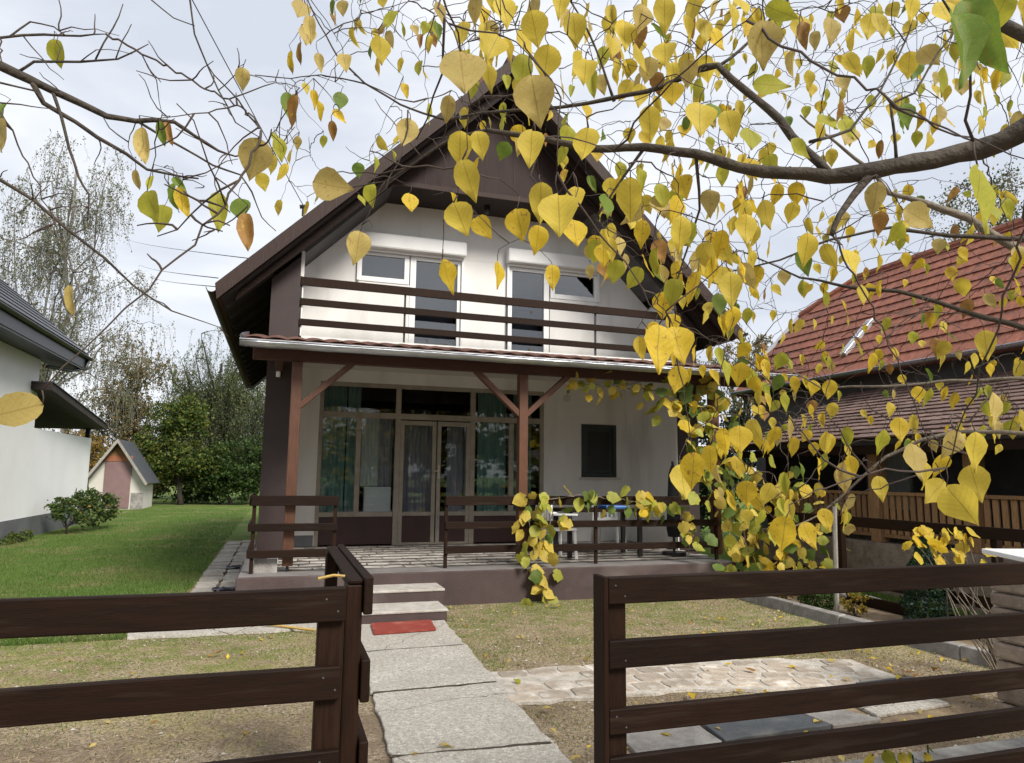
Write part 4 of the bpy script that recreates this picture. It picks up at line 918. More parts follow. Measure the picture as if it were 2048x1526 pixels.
tree('hedge_tree', 'tall dark willow-leaved tree touching the house wall edge', (-3.6, 33, 0), 4.5, .16, [((-3.7, 33, 4.2), (1.3, 1.3, 2.4))], 16000, .13, ['fol_willow', 'fol_dark', 'fol_grey'], [4, 3, 3], 'bark_dark', 14, strands=600, strand_len=(1.0, 3.0), aspect=.4)
tree('autumn_shrub', 'orange-yellow autumn shrub behind the shed and white wall', (-12.6, 31.5, 0), 2.2, .10, [((-12.7, 31.5, 2.6), (1.6, 1.2, 1.6)), ((-11.3, 31.8, 1.6), (1.2, 1.0, 1.2))], 4500, .15, ['fol_rust', 'fol_yellow', 'fol_olive'], [4, 4, 3], 'bark_dark', 12, cat='shrub')
tree('rose_shrub', 'small glossy shrub at the foot of the white wall', (-8.25, 12.6, 0), .5, .03, [((-8.3, 12.4, .52), (.5, .5, .42)), ((-8.1, 13.6, .62), (.55, .6, .5)), ((-7.85, 14.5, .6), (.4, .5, .5))], 3800, .10, ['fol_dark', 'fol_mid', 'fol_willow', 'fol_yellow'], [5, 4, 3, .4], 'bark_dark', 14, cat='shrub', spread=.6)
tree('herb_clump', 'low weeds along the foot of the white wall', (-8.6, 10.2, 0), .1, .015, [((-8.65, 10.2, .1), (.22, 1.3, .1))], 700, .07, ['fol_mid', 'fol_lime'], [3, 1], 'bark_dark', 8, cat='weeds')
# right-hand side
tree('bare_tree', 'pale half-bare tree behind the chalet and red roof', (13.6, 14.2, 0), 6.0, .12, [((14.0, 13.3, 6.1), (2.0, 1.6, 1.0))], 6000, .11, ['fol_olive', 'fol_grey', 'fol_rust'], [4, 4, 2], 'bark_dark', 22, strands=200, strand_len=(.2, .7))
tree('ridge_tree', 'grey-green tree rising behind the red roof ridge', (19.6, 9, 0), 10, .22, [((19.6, 8.8, 10.4), (1.7, 1.6, 1.6)), ((21.0, 8.0, 11.0), (1.8, 1.6, 1.8))], 7000, .11, ['fol_grey', 'fol_dark', 'fol_olive'], [4, 3, 3], 'bark_dark', 18)
tree('conifer_hedge', 'dark green conifer hedge between the chalet and the terrace', (7.6, 7.6, 0), 2.6, .10, [((6.6, 7.2, 1.6), (.8, .8, 1.5)), ((7.5, 7.6, 1.9), (.9, .9, 1.8)), ((8.5, 7.9, 1.8), (.9, .9, 1.7)), ((9.6, 8.2, 2.0), (1.0, .8, 1.6)), ((5.6, 7.4, 1.3), (.9, .8, 1.2))], 20000, .12, ['fol_dark', 'fol_blue', 'fol_grey'], [4, 3, 2], 'bark_dark', 18, cat='hedge', spread=.6)
tree('sunlit_shrub', 'bright green shrub behind the porch corner post', (8.6, 9.4, 0), 3.2, .06, [((8.6, 9.4, 3.9), (1.2, .7, .55))], 1300, .12, ['fol_lime', 'fol_mid'], [3, 3], 'bark_dark', 10, cat='shrub')  # bright green comes from the lime and mid-green leaf colours
# garden bed plants
def cone_bush(name, label, base, h, r, n, mats, w, size=.05):
    base = Vector(base); t = thing(name, label, 'shrub', base); obj('trunk', MB().tube([base, base + Vector((0, 0, h * .9))], [r * .1, r * .02], 6), 'bark_dark', t)
    u = rng.random(n); hh = u * h; rad = r * np.minimum(1, (1 - u) * 1.7 + .04) * (.75 + .25 * np.minimum(1, u * 8)) * np.sqrt(rng.random(n) * .7 + .3) * (1 + .12 * np.sin(u * 31)); th = rng.random(n) * 2 * PI
    p = np.stack([base.x + rad * np.cos(th), base.y + rad * np.sin(th), base.z + .02 + hh], 1)
    obj('foliage', quads_mesh('foliage', p, size, mats, w, .4, .45), None, t)
cone_bush('dwarf_conifer', 'blue-green dwarf conifer in the garden bed before the boundary fence', (3.95, -2.75, 0), 1.02, .25, 5200, ['fol_blue', 'fol_dark'], [3, 2])
cone_bush('dwarf_conifer', 'small dark rounded conifer near the kerb with yellow plants', (3.45, -1.6, 0), .5, .22, 2600, ['fol_dark', 'fol_mid'], [3, 2])
for i, (bp_, lab) in enumerate((((3.34, -1.15, 0), 'yellow autumn perennial behind the kerb near the porch'), ((3.5, -2.15, 0), 'yellow autumn perennial behind the kerb beside the grey stake'), ((3.75, -1.2, 0), 'taller yellow perennial in the garden bed under the vine'), ((3.85, -3.9, 0), 'low greenish perennial in the bed by the pillar'))):
    tree('perennial', lab, bp_, .1, .012, [((bp_[0], bp_[1], .16 + .05 * i), (.18, .18, .13 + .03 * i))], 420, .06, ['fol_yellow', 'fol_lime', 'fol_rust'], [4, 3, 1], 'bark_dark', 8, cat='plant', group='perennials in the garden bed')
soil = struct('garden_bed', MB().prism([(x, y, .004) for x, y in ragged([(3.19, -4.6), (4.1, -4.6), (4.12, .6), (3.6, .6), (3.19, -.2)], .4, .03, 8)], (0, 0, .05)), 'litter')
def stake(label, a, b, r, m_='wood_grey', name='garden_stake'):
    o = obj(name, MB().tube(bent(a, b, 5, .01), r, 7), m_); tag(o, label, 'stake', 'stakes in the garden bed'); return o
stake('thick weathered grey stake in the garden bed by the kerb', (3.33, -2.05, -.1), (3.38, -2.05, 1.32), .028)
stake('thin brown sapling stake left of the stone pillar', (3.75, -3.55, -.1), (3.66, -3.5, .95), .010, 'bark_dark'); stake('thin crooked stake nearest the stone pillar', (3.85, -3.75, -.1), (3.72, -3.8, .9), .010, 'bark_dark')
stake('thin upright stake beside the dwarf conifer', (3.62, -3.3, -.1), (3.62, -3.3, .9), .009, 'bark_dark')
lg = obj('driftwood_log', MB().tube([(3.7, -.75, .78), (4.0, -1.0, .76), (4.35, -1.5, .70), (4.45, -1.62, .69)], [.03, .06, .055, .03], 8), 'wood_grey', smooth=True)
lg.location.z = -.60; tag(lg, 'weathered grey log lying in the garden bed', 'log')

# ================================================================== leaf shapes
def leaf_mesh(nm, m_, kind, seed):
    """unit leaf: stalk joint at the origin, blade hanging to -Z, length 1"""
    rr = random.Random(seed); mb = MB()
    if kind == 'ovate': prof = [(t_, w_ * rr.uniform(.98, 1.02)) for t_, w_ in [(-.01, .02), (.035, .15), (.13, .265), (.30, .335), (.48, .315), (.66, .225), (.83, .10), (1, 0)]]; wv_ = rr.uniform(.78, 1.12); prof = [(t_, w_ * wv_) for t_, w_ in prof]
    elif kind == 'round': wv_ = rr.uniform(.8, 1.05); prof = [(t_, w_ * wv_ * rr.uniform(.9, 1.1)) for t_, w_ in [(-.10, .18), (.02, .36), (.18, .50), (.36, .44), (.52, .50), (.72, .33), (.88, .15), (1, 0)]]
    else: prof = [(0, .02), (.08, .13), (.22, .2), (.42, .21), (.62, .16), (.78, .11), (.9, .05), (1, 0)]
    fold = {'ovate': rr.uniform(.05, .55), 'round': rr.uniform(.05, .25), 'curl': rr.uniform(.6, 1.3)}[kind]
    cu = rr.uniform(-.35, .35); tw = rr.uniform(-.5, .5) * (1.6 if kind == 'curl' else .5); n = len(prof); asy = rr.uniform(.88, 1.12)
    V_ = []
    for i, (t, w) in enumerate(prof):
        w *= rr.uniform(.93, 1.07)
        for s, k in ((-1, w * asy), (-.5, w * .5), (0, 0), (.5, w * .5), (1, w)):
            xx = (s if abs(s) in (0, 1) else math.copysign(1, s)) * k
            zz = -t if s or kind != 'round' else -max(0, t)
            yy = fold * abs(xx) ** 1.2 + cu * t * t + rr.uniform(-.012, .012) + .03 * math.sin(t * 9 + s * 2)
            a = tw * t; V_.append((xx * math.cos(a) - yy * math.sin(a), xx * math.sin(a) + yy * math.cos(a), zz))
    fs = [(i * 5 + k, i * 5 + k + 1, i * 5 + 6 + k, i * 5 + 5 + k) for i in range(n - 1) for k in range(4)]
    mb.add(V_, fs); return mb.mesh(nm, m_, True)
_lm = {}
def leafm(m_, kind, v):
    k = (m_, kind, v)
    if k not in _lm: _lm[k] = leaf_mesh('leaf', m_, kind, hash((kind, v)) % 9999 if False else v * 13 + len(kind))
    return _lm[k]
def leaf_matrix(p, size, yaw, roll, tilt, w=1.0):
    return Matrix.Translation(p) @ Matrix.Rotation(yaw, 4, 'Z') @ Matrix.Rotation(roll, 4, 'Y') @ Matrix.Rotation(tilt, 4, 'X') @ Matrix.Diagonal((size * w, size, size, 1))
class Leaves:
    def __init__(s): s.L = []
    def add(s, M_, size, m_, kind, v): s.L.append((size, M_, m_, kind, v))
    def build(s, parent, limit=300):
        def big(l): return -l[0] / max(.3, (l[1].translation - CAM).length)
        s.L.sort(key=big)
        for sz, M_, m_, kind, v in s.L[:limit]: obj('leaf', leafm(m_, kind, v), None, parent, M_=M_)
        rest = s.L[limit:]
        if rest:
            mats = sorted({l[2] for l in rest}); mb = MB()
            for sz, M_, m_, kind, v in rest:
                me = leafm(m_, kind, v); mb.add([M_ @ q.co for q in me.vertices], [tuple(p_.vertices) for p_ in me.polygons], mats.index(m_))
            o = obj('leaves', mb, mats, parent, smooth=True); o['kind'] = 'stuff'

# ================================================================== autumn trees over the viewer
LEAFLEN = .092
class Skel:
    """branch skeleton: nodes with position + radius; leaf stalks are tied to the nearest node by crooked twigs"""
    def __init__(s): s.P = []; s.tw = MB()
    def branch(s, pl, parent, m_='bark', name='limb', sides=9):
        pts, rad = [], []
        pw = [at(q[0], q[1], q[2]) for q in pl]
        for i in range(len(pl) - 1):
            k = max(2, int((pw[i + 1] - pw[i]).length / .05))
            for j in range(k):
                t = j / k; p = pw[i].lerp(pw[i + 1], t); r_ = pl[i][3] * (1 - t) + pl[i + 1][3] * t
                wob = Vector((mnoise.noise(p * 6), mnoise.noise(p * 6 + Vector((9, 0, 0))), mnoise.noise(p * 6 + Vector((0, 9, 0))))) * (.010 + r_ * .25)
                pts.append(p + wob); rad.append(r_ * (1 + .14 * mnoise.noise(p * 17) + (.22 if random.random() < .05 else 0)))
        pts.append(pw[-1]); rad.append(pl[-1][3])
        obj(name, MB().tube(pts, rad, sides), m_, parent, smooth=True); s.P += pts; return pts
    def tie(s, p, rad=.0022, maxlen=9):
        A = np.array([tuple(q) for q in s.P]); v = np.array(tuple(p)); d = np.linalg.norm(A - v, axis=1) + np.maximum(0, v[2] - A[:, 2]) * .3
        q = s.P[int(d.argmin())]; L_ = (q - p).length
        k = max(3, int(L_ / .032)); pts = [q]; off = Vector((random.uniform(-1, 1), random.uniform(-1, 1), random.uniform(-.2, 1))) * L_ * .13
        for i in range(1, k):
            t = i / k; pts.append(q.lerp(p, t) + off * math.sin(PI * t) + Vector((random.uniform(-1, 1), random.uniform(-1, 1), random.uniform(-1, 1))) * .0065)
        pts.append(Vector(p)); r1 = min(.0034, rad * .8 + L_ * .002)
        s.tw.tube(pts, [r1 * (1 - .6 * i / k) for i in range(k + 1)], 5); s.P += pts[1:]
    def spurs(s, n, box=None, length=(.06, .22)):
        base = [q for q in s.P if box is None or (box[0] < px(q)[0] < box[2] and box[1] < px(q)[1] < box[3])]
        for _ in range(n):
            q = random.choice(base); d = (CR * random.uniform(-1, 1) + CU * random.uniform(-.6, 1) + CF * random.uniform(-.6, .6)).normalized(); L_ = random.uniform(*length); pts = [q]
            for i in range(5):
                d = (d + Vector((random.uniform(-1, 1), random.uniform(-1, 1), random.uniform(-1, 1))) * .38).normalized(); pts.append(pts[-1] + d * L_ / 5)
            s.tw.tube(pts, [.0026, .0024, .002, .0017, .0015, .0012], 4); s.P += pts[2:]
def hang_leaf(sk, lv, x, y, lpx, rot, m_, kind='ovate', face=None, D=None, tie=True):
    """a leaf whose blade centre shows at photo pixel (x,y) with length lpx"""
    D = D or LEAFLEN * FPX / lpx * random.uniform(.92, 1.08); size = lpx * D / FPX
    c = at(x, y, D); a = RAD(rot); dirv = -CU * math.cos(a) + CR * math.sin(a)       # from stalk to tip
    dirv = (dirv + CF * random.uniform(-.45, .45)).normalized(); p0 = c - dirv * size * .5
    f_ = random.gauss(0, .75) if face is None else face
    zax = -dirv; nr_ = -CF; xax = nr_.cross(zax).normalized() if abs(nr_.dot(zax)) < .98 else CR; yax = zax.cross(xax)
    M_ = Matrix((xax, yax, zax)).transposed().to_4x4(); M_.translation = p0
    M_ = M_ @ Matrix.Rotation(f_, 4, 'Z') @ Matrix.Diagonal((size, size, size, 1))
    lv.add(M_, size, m_, kind, random.randrange(9))
    st = p0 + Vector((random.uniform(-.012, .012), random.uniform(-.012, .012), random.uniform(.015, .04)))
    sk.tw.tube([p0, p0.lerp(st, .5) + CR * random.uniform(-.004, .004), st], [.0013, .0012, .0015], 4)
    if tie: sk.tie(st)
Y, GO, DU, LI, GR, BR_ = 'leaf_yellow', 'leaf_gold', 'leaf_dull', 'leaf_lime', 'leaf_green', 'leaf_brown'
trunk_base = Vector((1.15, -8.35, 0))
TR1 = thing('autumn_tree', 'tree reaching in from the right with large yellow autumn leaves', 'tree', trunk_base)
fork = Vector((1.05, -8.2, 2.15)); obj('trunk', MB().tube(bent(trunk_base - Vector((0, 0, .1)), fork, 6, .02) + [Vector((.95, -8.1, 2.7)), Vector((.9, -8.0, 3.6)), Vector((1.0, -7.9, 4.6))], [.17, .14, .13, .125, .12, .115, .11, .09, .07, .04], 12), 'bark', TR1, smooth=True)
sk = Skel(); lv = Leaves()
sk.P += [Vector((.95, -8.1, 2.7))]
def attach(p0, pl, r_):   # run the first bit of a limb from the trunk (off frame) to its first pixel point
    e = at(*pl[0][:3]); pts = bent(p0, e, 4, .05); obj('limb', MB().tube(pts, [r_ * 1.25, r_ * 1.15, r_ * 1.1, r_ * 1.05, r_], 9), 'bark', TR1, smooth=True)
R1 = [(2190, 215, 2.0, 0.0352), (2048, 262, 2.05, 0.0326), (1960, 295, 2.1, 0.0299), (1870, 325, 2.12, 0.0273), (1740, 343, 2.15, 0.0255), (1650, 356, 2.2, 0.0220), (1570, 348, 2.22, 0.0194), (1480, 332, 2.25, 0.0176), (1390, 306, 2.3, 0.0158), (1290, 297, 2.35, 0.0141), (1180, 292, 2.4, 0.0123), (1080, 276, 2.45, 0.0106), (975, 262, 2.5, 0.0084), (905, 272, 2.55, 0.0062), (845, 318, 2.6, 0.0044), (775, 362, 2.7, 0.0031), (690, 380, 2.8, 0.0022)]
attach((1.0, -8.15, 2.45), R1, .040); sk.branch(R1, TR1)
sk.branch([(1660, 356, 2.2, .015), (1610, 300, 2.22, .014), (1560, 238, 2.25, .013), (1490, 180, 2.3, .012), (1437, 130, 2.35, .011), (1390, 145, 2.4, .010), (1290, 185, 2.45, .0085), (1180, 208, 2.5, .007), (1060, 220, 2.55, .006), (960, 228, 2.6, .005), (890, 240, 2.65, .0045), (800, 206, 2.75, .004), (730, 166, 2.8, .004), (680, 118, 2.85, .0035), (640, 50, 2.9, .003), (600, -40, 2.95, .003)], TR1)
sk.branch([(1735, 348, 2.15, .014), (1705, 385, 2.14, .011), (1682, 425, 2.12, .009), (1664, 470, 2.1, .007)], TR1)
R4 = [(2250, 620, 3.0, .026), (2048, 505, 3.0, .020), (1940, 440, 3.05, .017), (1850, 405, 3.1, .013), (1780, 385, 3.15, .010), (1690, 300, 3.2, .007), (1600, 230, 3.2, .004)]
attach((1.0, -8.1, 2.3), R4, .024); sk.branch(R4, TR1, 'bark_light')
R5 = [(2260, 700, 3.0, .018), (2048, 655, 3.1, .013), (1920, 618, 3.15, .011), (1800, 585, 3.2, .009), (1690, 570, 3.3, .007), (1600, 555, 3.35, .005), (1490, 505, 3.4, .003)]
attach((1.0, -8.12, 2.15), R5, .017); sk.branch(R5, TR1)
R6 = [(2260, 560, 2.7, .016), (2048, 480, 2.75, .010), (1900, 470, 2.8, .008), (1780, 455, 2.85, .006), (1660, 480, 2.9, .005), (1560, 520, 2.95, .004), (1450, 545, 3.0, .003)]
attach((1.02, -8.15, 2.2), R6, .015); sk.branch(R6, TR1)
R7 = [(2200, 150, 1.5, .020), (2048, 70, 1.55, .015), (1975, 18, 1.6, .012), (1930, -60, 1.6, .010), (1700, -180, 1.6, .010), (1400, -170, 1.6, .009), (1100, -130, 1.65, .008), (850, -110, 1.7, .006), (700, -120, 1.8, .005), (560, -60, 2.2, .004)]
attach((.95, -8.1, 2.75), R7, .02); sk.branch(R7, TR1)
R11 = [(2260, 900, 2.7, .014), (2048, 868, 2.75, .009), (1930, 862, 2.8, .008), (1840, 880, 2.85, .007), (1770, 915, 2.9, .006), (1700, 975, 2.95, .005), (1640, 1030, 3.0, .004), (1570, 1062, 3.0, .003)]
attach((1.05, -8.2, 1.9), R11, .013); sk.branch(R11, TR1, 'bark_light')
R12 = [(2260, 800, 3.2, .012), (2048, 755, 3.3, .009), (1900, 762, 3.35, .007), (1760, 772, 3.4, .006), (1650, 778, 3.5, .004), (1560, 730, 3.5, .003), (1440, 700, 3.5, .0025)]
attach((1.05, -8.2, 1.95), R12, .012); sk.branch(R12, TR1, 'bark_light')
sk.branch([(1790, 335, 2.14, .006), (1785, 270, 2.1, .0045), (1780, 210, 2.1, .004), (1830, 190, 2.1, .003), (1880, 100, 2.15, .003), (1950, 0, 2.2, .003)], TR1)
sk.branch([(1620, 280, 2.25, .006), (1700, 260, 2.4, .005), (1760, 190, 2.5, .004), (1820, 60, 2.6, .003), (1840, -40, 2.6, .003)], TR1)
sk.branch([(1230, 205, 2.5, .005), (1200, 120, 2.5, .004), (1160, 40, 2.5, .003), (1120, -30, 2.5, .003)], TR1)
sk.branch([(1440, 130, 2.35, .006), (1520, 60, 2.4, .004), (1600, -30, 2.4, .004)], TR1)
sk.branch([(1290, 298, 2.35, .006), (1230, 380, 2.4, .004), (1190, 440, 2.4, .003)], TR1)
sk.branch([(1390, 306, 2.3, .006), (1400, 420, 2.35, .004), (1370, 520, 2.4, .003), (1345, 600, 2.4, .0025), (1350, 640, 2.4, .002)], TR1)
sk.branch([(1080, 276, 2.45, .005), (1060, 350, 2.4, .003), (1100, 400, 2.35, .003)], TR1)
sk.branch([(735, 168, 2.8, .003), (640, 150, 2.9, .0025), (580, 160, 3.0, .002), (510, 150, 3.0, .002)], TR1)
big = [(690, 127, 54, 15, DU), (760, 102, 58, 0, Y), (780, 42, 56, -5, LI), (925, 148, 132, 8, DU), (895, 220, 62, -10, DU), (938, 362, 98, 18, Y), (922, 440, 84, 12, Y), (920, 300, 80, 0, Y), (960, 290, 62, 15, Y), (985, 95, 80, -20, Y), (1010, 22, 72, 20, Y), (1045, 145, 84, 0, LI), (1092, 128, 78, 0, Y),
       (1170, 145, 72, 0, Y), (1072, 205, 118, 10, DU), (1062, 300, 108, -10, Y), (1172, 292, 86, 0, Y), (812, 268, 70, -25, DU), (668, 372, 92, 78, DU), (740, 390, 48, 0, LI), (715, 495, 76, -15, DU), (820, 408, 48, 10, GO), (895, 555, 84, 10, GO), (997, 550, 66, 0, GO), (1105, 555, 62, 0, GO),
       (1040, 452, 80, 10, GO), (1118, 432, 116, 5, Y), (1082, 408, 92, 0, Y), (965, 455, 58, 40, GO), (1210, 413, 56, -10, GR), (1260, 402, 100, 0, Y), (1325, 395, 60, 15, LI), (1188, 505, 52, 0, LI), (1207, 512, 50, 5, GO), (1230, 545, 52, -5, LI), (1525, 92, 104, 10, DU), (1565, 25, 80, 62, LI),
       (1545, 168, 84, 80, LI), (1655, 248, 62, 10, LI), (1955, 402, 168, -4, LI), (1962, 70, 200, 8, GR, 'curl'), (1924, 92, 196, -3, GR, 'curl'), (2085, 395, 130, 20, LI), (1842, 435, 84, 70, DU), (1750, 400, 78, -5, DU), (1552, 391, 48, 0, GO), (1222, 95, 58, 0, Y), (1250, 72, 72, 0, Y), (1705, 130, 64, 25, Y),
       (1880, 165, 66, -10, LI), (1962, 175, 84, 0, Y), (1740, 207, 34, 0, LI), (1828, 142, 46, -15, GR), (1665, 60, 60, 0, DU), (1410, 60, 66, 10, Y), (1385, 20, 60, -10, Y), (1315, 700, 116, 0, GO), (1357, 692, 92, 5, GO), (1327, 612, 64, 0, GO), (1345, 585, 58, 0, LI), (1388, 578, 80, -10, GO, 'curl'),
       (1462, 582, 88, 10, Y), (1466, 642, 66, 5, GO), (1445, 650, 48, 0, GO, 'curl'), (1281, 700, 60, 0, GO, 'curl'), (1925, 1012, 104, 35, Y), (1868, 985, 70, -50, Y), (1950, 966, 84, 15, Y), (1946, 905, 92, 0, Y), (1905, 890, 70, -20, DU), (1830, 925, 86, 5, DU), (1848, 950, 66, 0, Y, 'curl'), (1762, 978, 54, 0, Y),
       (1566, 1072, 100, 0, GO), (1617, 1073, 66, 20, GO), (1798, 860, 52, 0, GO), (1972, 692, 70, 0, Y), (1985, 822, 86, 0, DU), (1738, 985, 0, 0, GO) if False else (1703, 935, 50, 10, GO), (1760, 885, 62, -5, LI), (1985, 1070, 0, 0, GO) if False else (1880, 935, 60, 0, GO), (1355, 760, 58, 0, GO), (1450, 745, 62, 5, LI, 'curl'),
       (1478, 750, 54, 0, GO), (1548, 875, 48, 0, GO), (1480, 880, 66, 0, GO), (1450, 885, 70, 10, GO), (1385, 945, 92, -5, GO), (1365, 965, 80, 10, Y), (1420, 920, 60, 0, GO), (1700, 525, 70, 20, Y), (1615, 500, 76, -10, Y), (1660, 515, 60, 25, Y), (1490, 460, 70, 0, Y), (1530, 430, 66, 10, Y), (1440, 490, 60, -10, GO),
       (1420, 545, 70, 5, GO), (1360, 470, 84, 0, Y), (1285, 470, 66, 10, GO), (1300, 250, 80, 5, Y), (1345, 190, 60, 0, GO), (1400, 240, 90, -5, Y), (1460, 250, 70, 10, Y), (1500, 280, 60, 0, LI), (1330, 110, 70, 0, Y), (1600, 300, 60, 60, LI), (1150, 400, 70, 0, Y), (1150, 470, 76, 0, GO), (1075, 480, 60, 0, GO)]
big += [(1995, 30, 90, -10, LI), (1890, 30, 70, 15, Y), (1820, 20, 60, -10, Y), (1760, 50, 58, 20, Y), (1600, 60, 62, 0, Y), (1470, 30, 66, 15, Y), (1330, 30, 84, 10, Y), (1280, 40, 60, -10, DU), (1150, 60, 74, 10, Y), (1120, 10, 70, 0, Y), (1070, 60, 80, 20, Y), (950, 20, 66, -5, DU), (880, 30, 50, 10, DU), (600, 20, 50, 0, DU), (620, 60, 60, 5, DU, 'curl')]
for q in big: hang_leaf(sk, lv, q[0], q[1], q[2] * (.90 if q[2] > 60 else .98), q[3] + random.gauss(0, 5), q[4], q[5] if len(q) > 5 else 'ovate', face=random.gauss(0, .42))
def scatter(n, poly_box, lp, mats, w, kinds=('ovate', 'ovate', 'curl'), dens=None):
    x0, y0, x1, y1 = poly_box
    for _ in range(n):
        hang_leaf(sk, lv, random.uniform(x0, x1), random.uniform(y0, y1), random.uniform(*lp), random.gauss(0, 16), random.choices(mats, w)[0], random.choice(kinds))
MX = [Y, GO, DU, LI, GR, BR_]
scatter(22, (560, 20, 880, 230), (26, 46), MX, [4, 2, 3, 3, 2, 2], ('curl', 'ovate', 'curl'))
scatter(42, (900, 0, 1300, 180), (36, 66), MX, [5, 1, 3, 2, 0, 0])
scatter(80, (1240, 0, 1720, 330), (30, 60), MX, [6, 2, 2, 2, .6, .5])
scatter(40, (1700, 0, 2060, 260), (28, 56), MX, [5, 2, 2, 3, 1, .6])
scatter(46, (1180, 330, 1620, 560), (30, 60), MX, [5, 4, 2, 2, .5, .2])
scatter(14, (1560, 400, 2040, 560), (26, 54), MX, [4, 3, 1, 3, .5, .5])
scatter(44, (1480, 570, 2050, 820), (24, 44), MX, [4, 4, 1, 4, 1, .8])
scatter(34, (1440, 780, 2050, 900), (24, 48), MX, [4, 5, 1, 2, .4, 1], ('ovate', 'curl'))
scatter(22, (1440, 860, 1720, 1050), (30, 58), MX, [4, 5, 1, 2, .6, .6])
scatter(10, (1420, 700, 1560, 800), (30, 46), MX, [2, 5, 0, 3, 1, 1], ('curl', 'ovate'))
scatter(12, (940, 220, 1240, 330), (26, 50), MX, [4, 4, 1, 2, 1, .5])
scatter(16, (480, 270, 800, 420), (22, 40), MX, [3, 2, 2, 3, 2, 1], ('curl', 'ovate'))
scatter(40, (1200, 320, 1520, 560), (34, 62), MX, [6, 5, 2, 2, .3, .1]); scatter(16, (560, -10, 900, 110), (28, 50), MX, [4, 2, 3, 3, 1, 1]); scatter(26, (1300, 560, 1520, 760), (26, 52), MX, [4, 6, 1, 2, .4, .2])
scatter(60, (1350, 0, 2060, 300), (18, 36), MX, [6, 3, 2, 3, .4, .4]); scatter(30, (1560, 380, 2050, 560), (18, 38), MX, [5, 4, 2, 3, .4, .3]); scatter(40, (1480, 560, 2050, 900), (16, 30), MX, [5, 6, 2, 3, .4, .5])
scatter(50, (1250, 0, 2060, 330), (20, 40), MX, [6, 3, 1, 3, .6, .5]); scatter(44, (1300, 380, 2050, 620), (20, 42), MX, [5, 5, 1, 3, .6, .4]); scatter(46, (1450, 620, 2050, 900), (18, 34), MX, [4, 6, 1, 3, .6, .8], ('curl', 'ovate', 'ovate')); scatter(22, (1420, 830, 1700, 1100), (26, 50), MX, [4, 6, 1, 2, .4, .4]); scatter(20, (900, 60, 1250, 480), (24, 44), MX, [5, 4, 1, 2, 1, .4], ('curl', 'ovate', 'ovate'))
sk.spurs(100, (450, -50, 2100, 600)); sk.spurs(40, (1450, 450, 2100, 1100)); sk.spurs(36, (560, 0, 1000, 420), (.08, .3))
obj('twigs', sk.tw, 'twig', TR1, smooth=True)['kind'] = 'stuff'; lv.build(TR1, 300)

# left tree: mostly bare
tb2 = Vector((-5.35, -8.6, 0)); TR2 = thing('bare_autumn_tree', 'nearly bare tree reaching in from the left with few hanging leaves', 'tree', tb2)
f2 = Vector((-5.1, -8.0, 2.6)); obj('trunk', MB().tube(bent(tb2 - Vector((0, 0, .1)), f2, 6, .02) + [Vector((-5.0, -7.7, 3.4)), Vector((-4.9, -7.6, 4.4))], [.16, .13, .12, .11, .10, .095, .09, .07, .04], 12), 'bark', TR2, smooth=True)
sk = Skel(); lv = Leaves()
def attach2(p0, pl, r_):
    e = at(*pl[0][:3]); obj('limb', MB().tube(bent(p0, e, 4, .05), [r_ * 1.3, r_ * 1.2, r_ * 1.1, r_ * 1.05, r_], 9), 'bark', TR2, smooth=True)
L1 = [(-200, 75, 2.3, .020), (0, 132, 2.35, .016), (58, 160, 2.37, .0150), (99, 181, 2.4, .0125), (160, 208, 2.42, .0115), (212, 232, 2.45, .0105), (273, 244, 2.5, .0085), (308, 241, 2.5, .008), (349, 243, 2.5, .007), (386, 267, 2.55, .0055), (437, 297, 2.6, .0045), (472, 311, 2.6, .003), (560, 300, 2.65, .002)]
attach2((-5.05, -7.8, 3.2), L1, .02); sk.branch(L1, TR2)
sk.branch([(60, 162, 2.37, .0095), (85, 207, 2.38, .0085), (147, 243, 2.4, .0075), (191, 277, 2.42, .0068), (253, 311, 2.45, .006), (297, 342, 2.48, .005), (397, 357, 2.5, .003)], TR2)
sk.branch([(275, 244, 2.5, .0045), (359, 290, 2.52, .004), (427, 328, 2.55, .0035), (482, 352, 2.6, .003), (506, 386, 2.6, .0025), (526, 434, 2.62, .002), (552, 462, 2.65, .0015)], TR2)
sk.branch([(101, 182, 2.4, .006), (120, 232, 2.38, .0055), (133, 297, 2.36, .0045), (157, 352, 2.35, .004), (178, 386, 2.35, .003), (175, 441, 2.35, .002)], TR2)
L5 = [(-180, 270, 2.2, .008), (0, 360, 2.25, .006), (68, 400, 2.3, .0055), (130, 455, 2.35, .005), (212, 516, 2.4, .0045), (270, 570, 2.45, .0035), (345, 620, 2.5, .0025), (440, 655, 2.55, .0015)]
attach2((-5.08, -7.9, 2.7), L5, .009); sk.branch(L5, TR2)
sk.branch([(34, 145, 2.36, .005), (68, 123, 2.36, .0045), (160, 121, 2.38, .004), (236, 116, 2.4, .003), (297, 88, 2.42, .0015)], TR2)
sk.branch([(191, 117, 2.39, .003), (225, 58, 2.4, .0025), (246, 8, 2.42, .0015)], TR2); sk.branch([(232, 116, 2.4, .0025), (245, 80, 2.4, .002), (263, 48, 2.4, .0014)], TR2)
L7 = [(-150, 80, 2.1, .006), (0, 75, 2.15, .004), (90, 71, 2.2, .0035), (160, 72, 2.2, .003), (212, 68, 2.2, .0015)]
attach2((-5.05, -7.8, 3.1), L7, .006); sk.branch(L7, TR2)
sk.branch([(20, 74, 2.16, .003), (60, 45, 2.2, .0025), (110, 55, 2.2, .002), (130, 70, 2.2, .002)], TR2)
L8 = [(360, -160, 2.6, .004), (383, 0, 2.6, .0032), (393, 68, 2.6, .003), (437, 181, 2.62, .0028), (472, 246, 2.65, .0024), (523, 277, 2.68, .0018)]
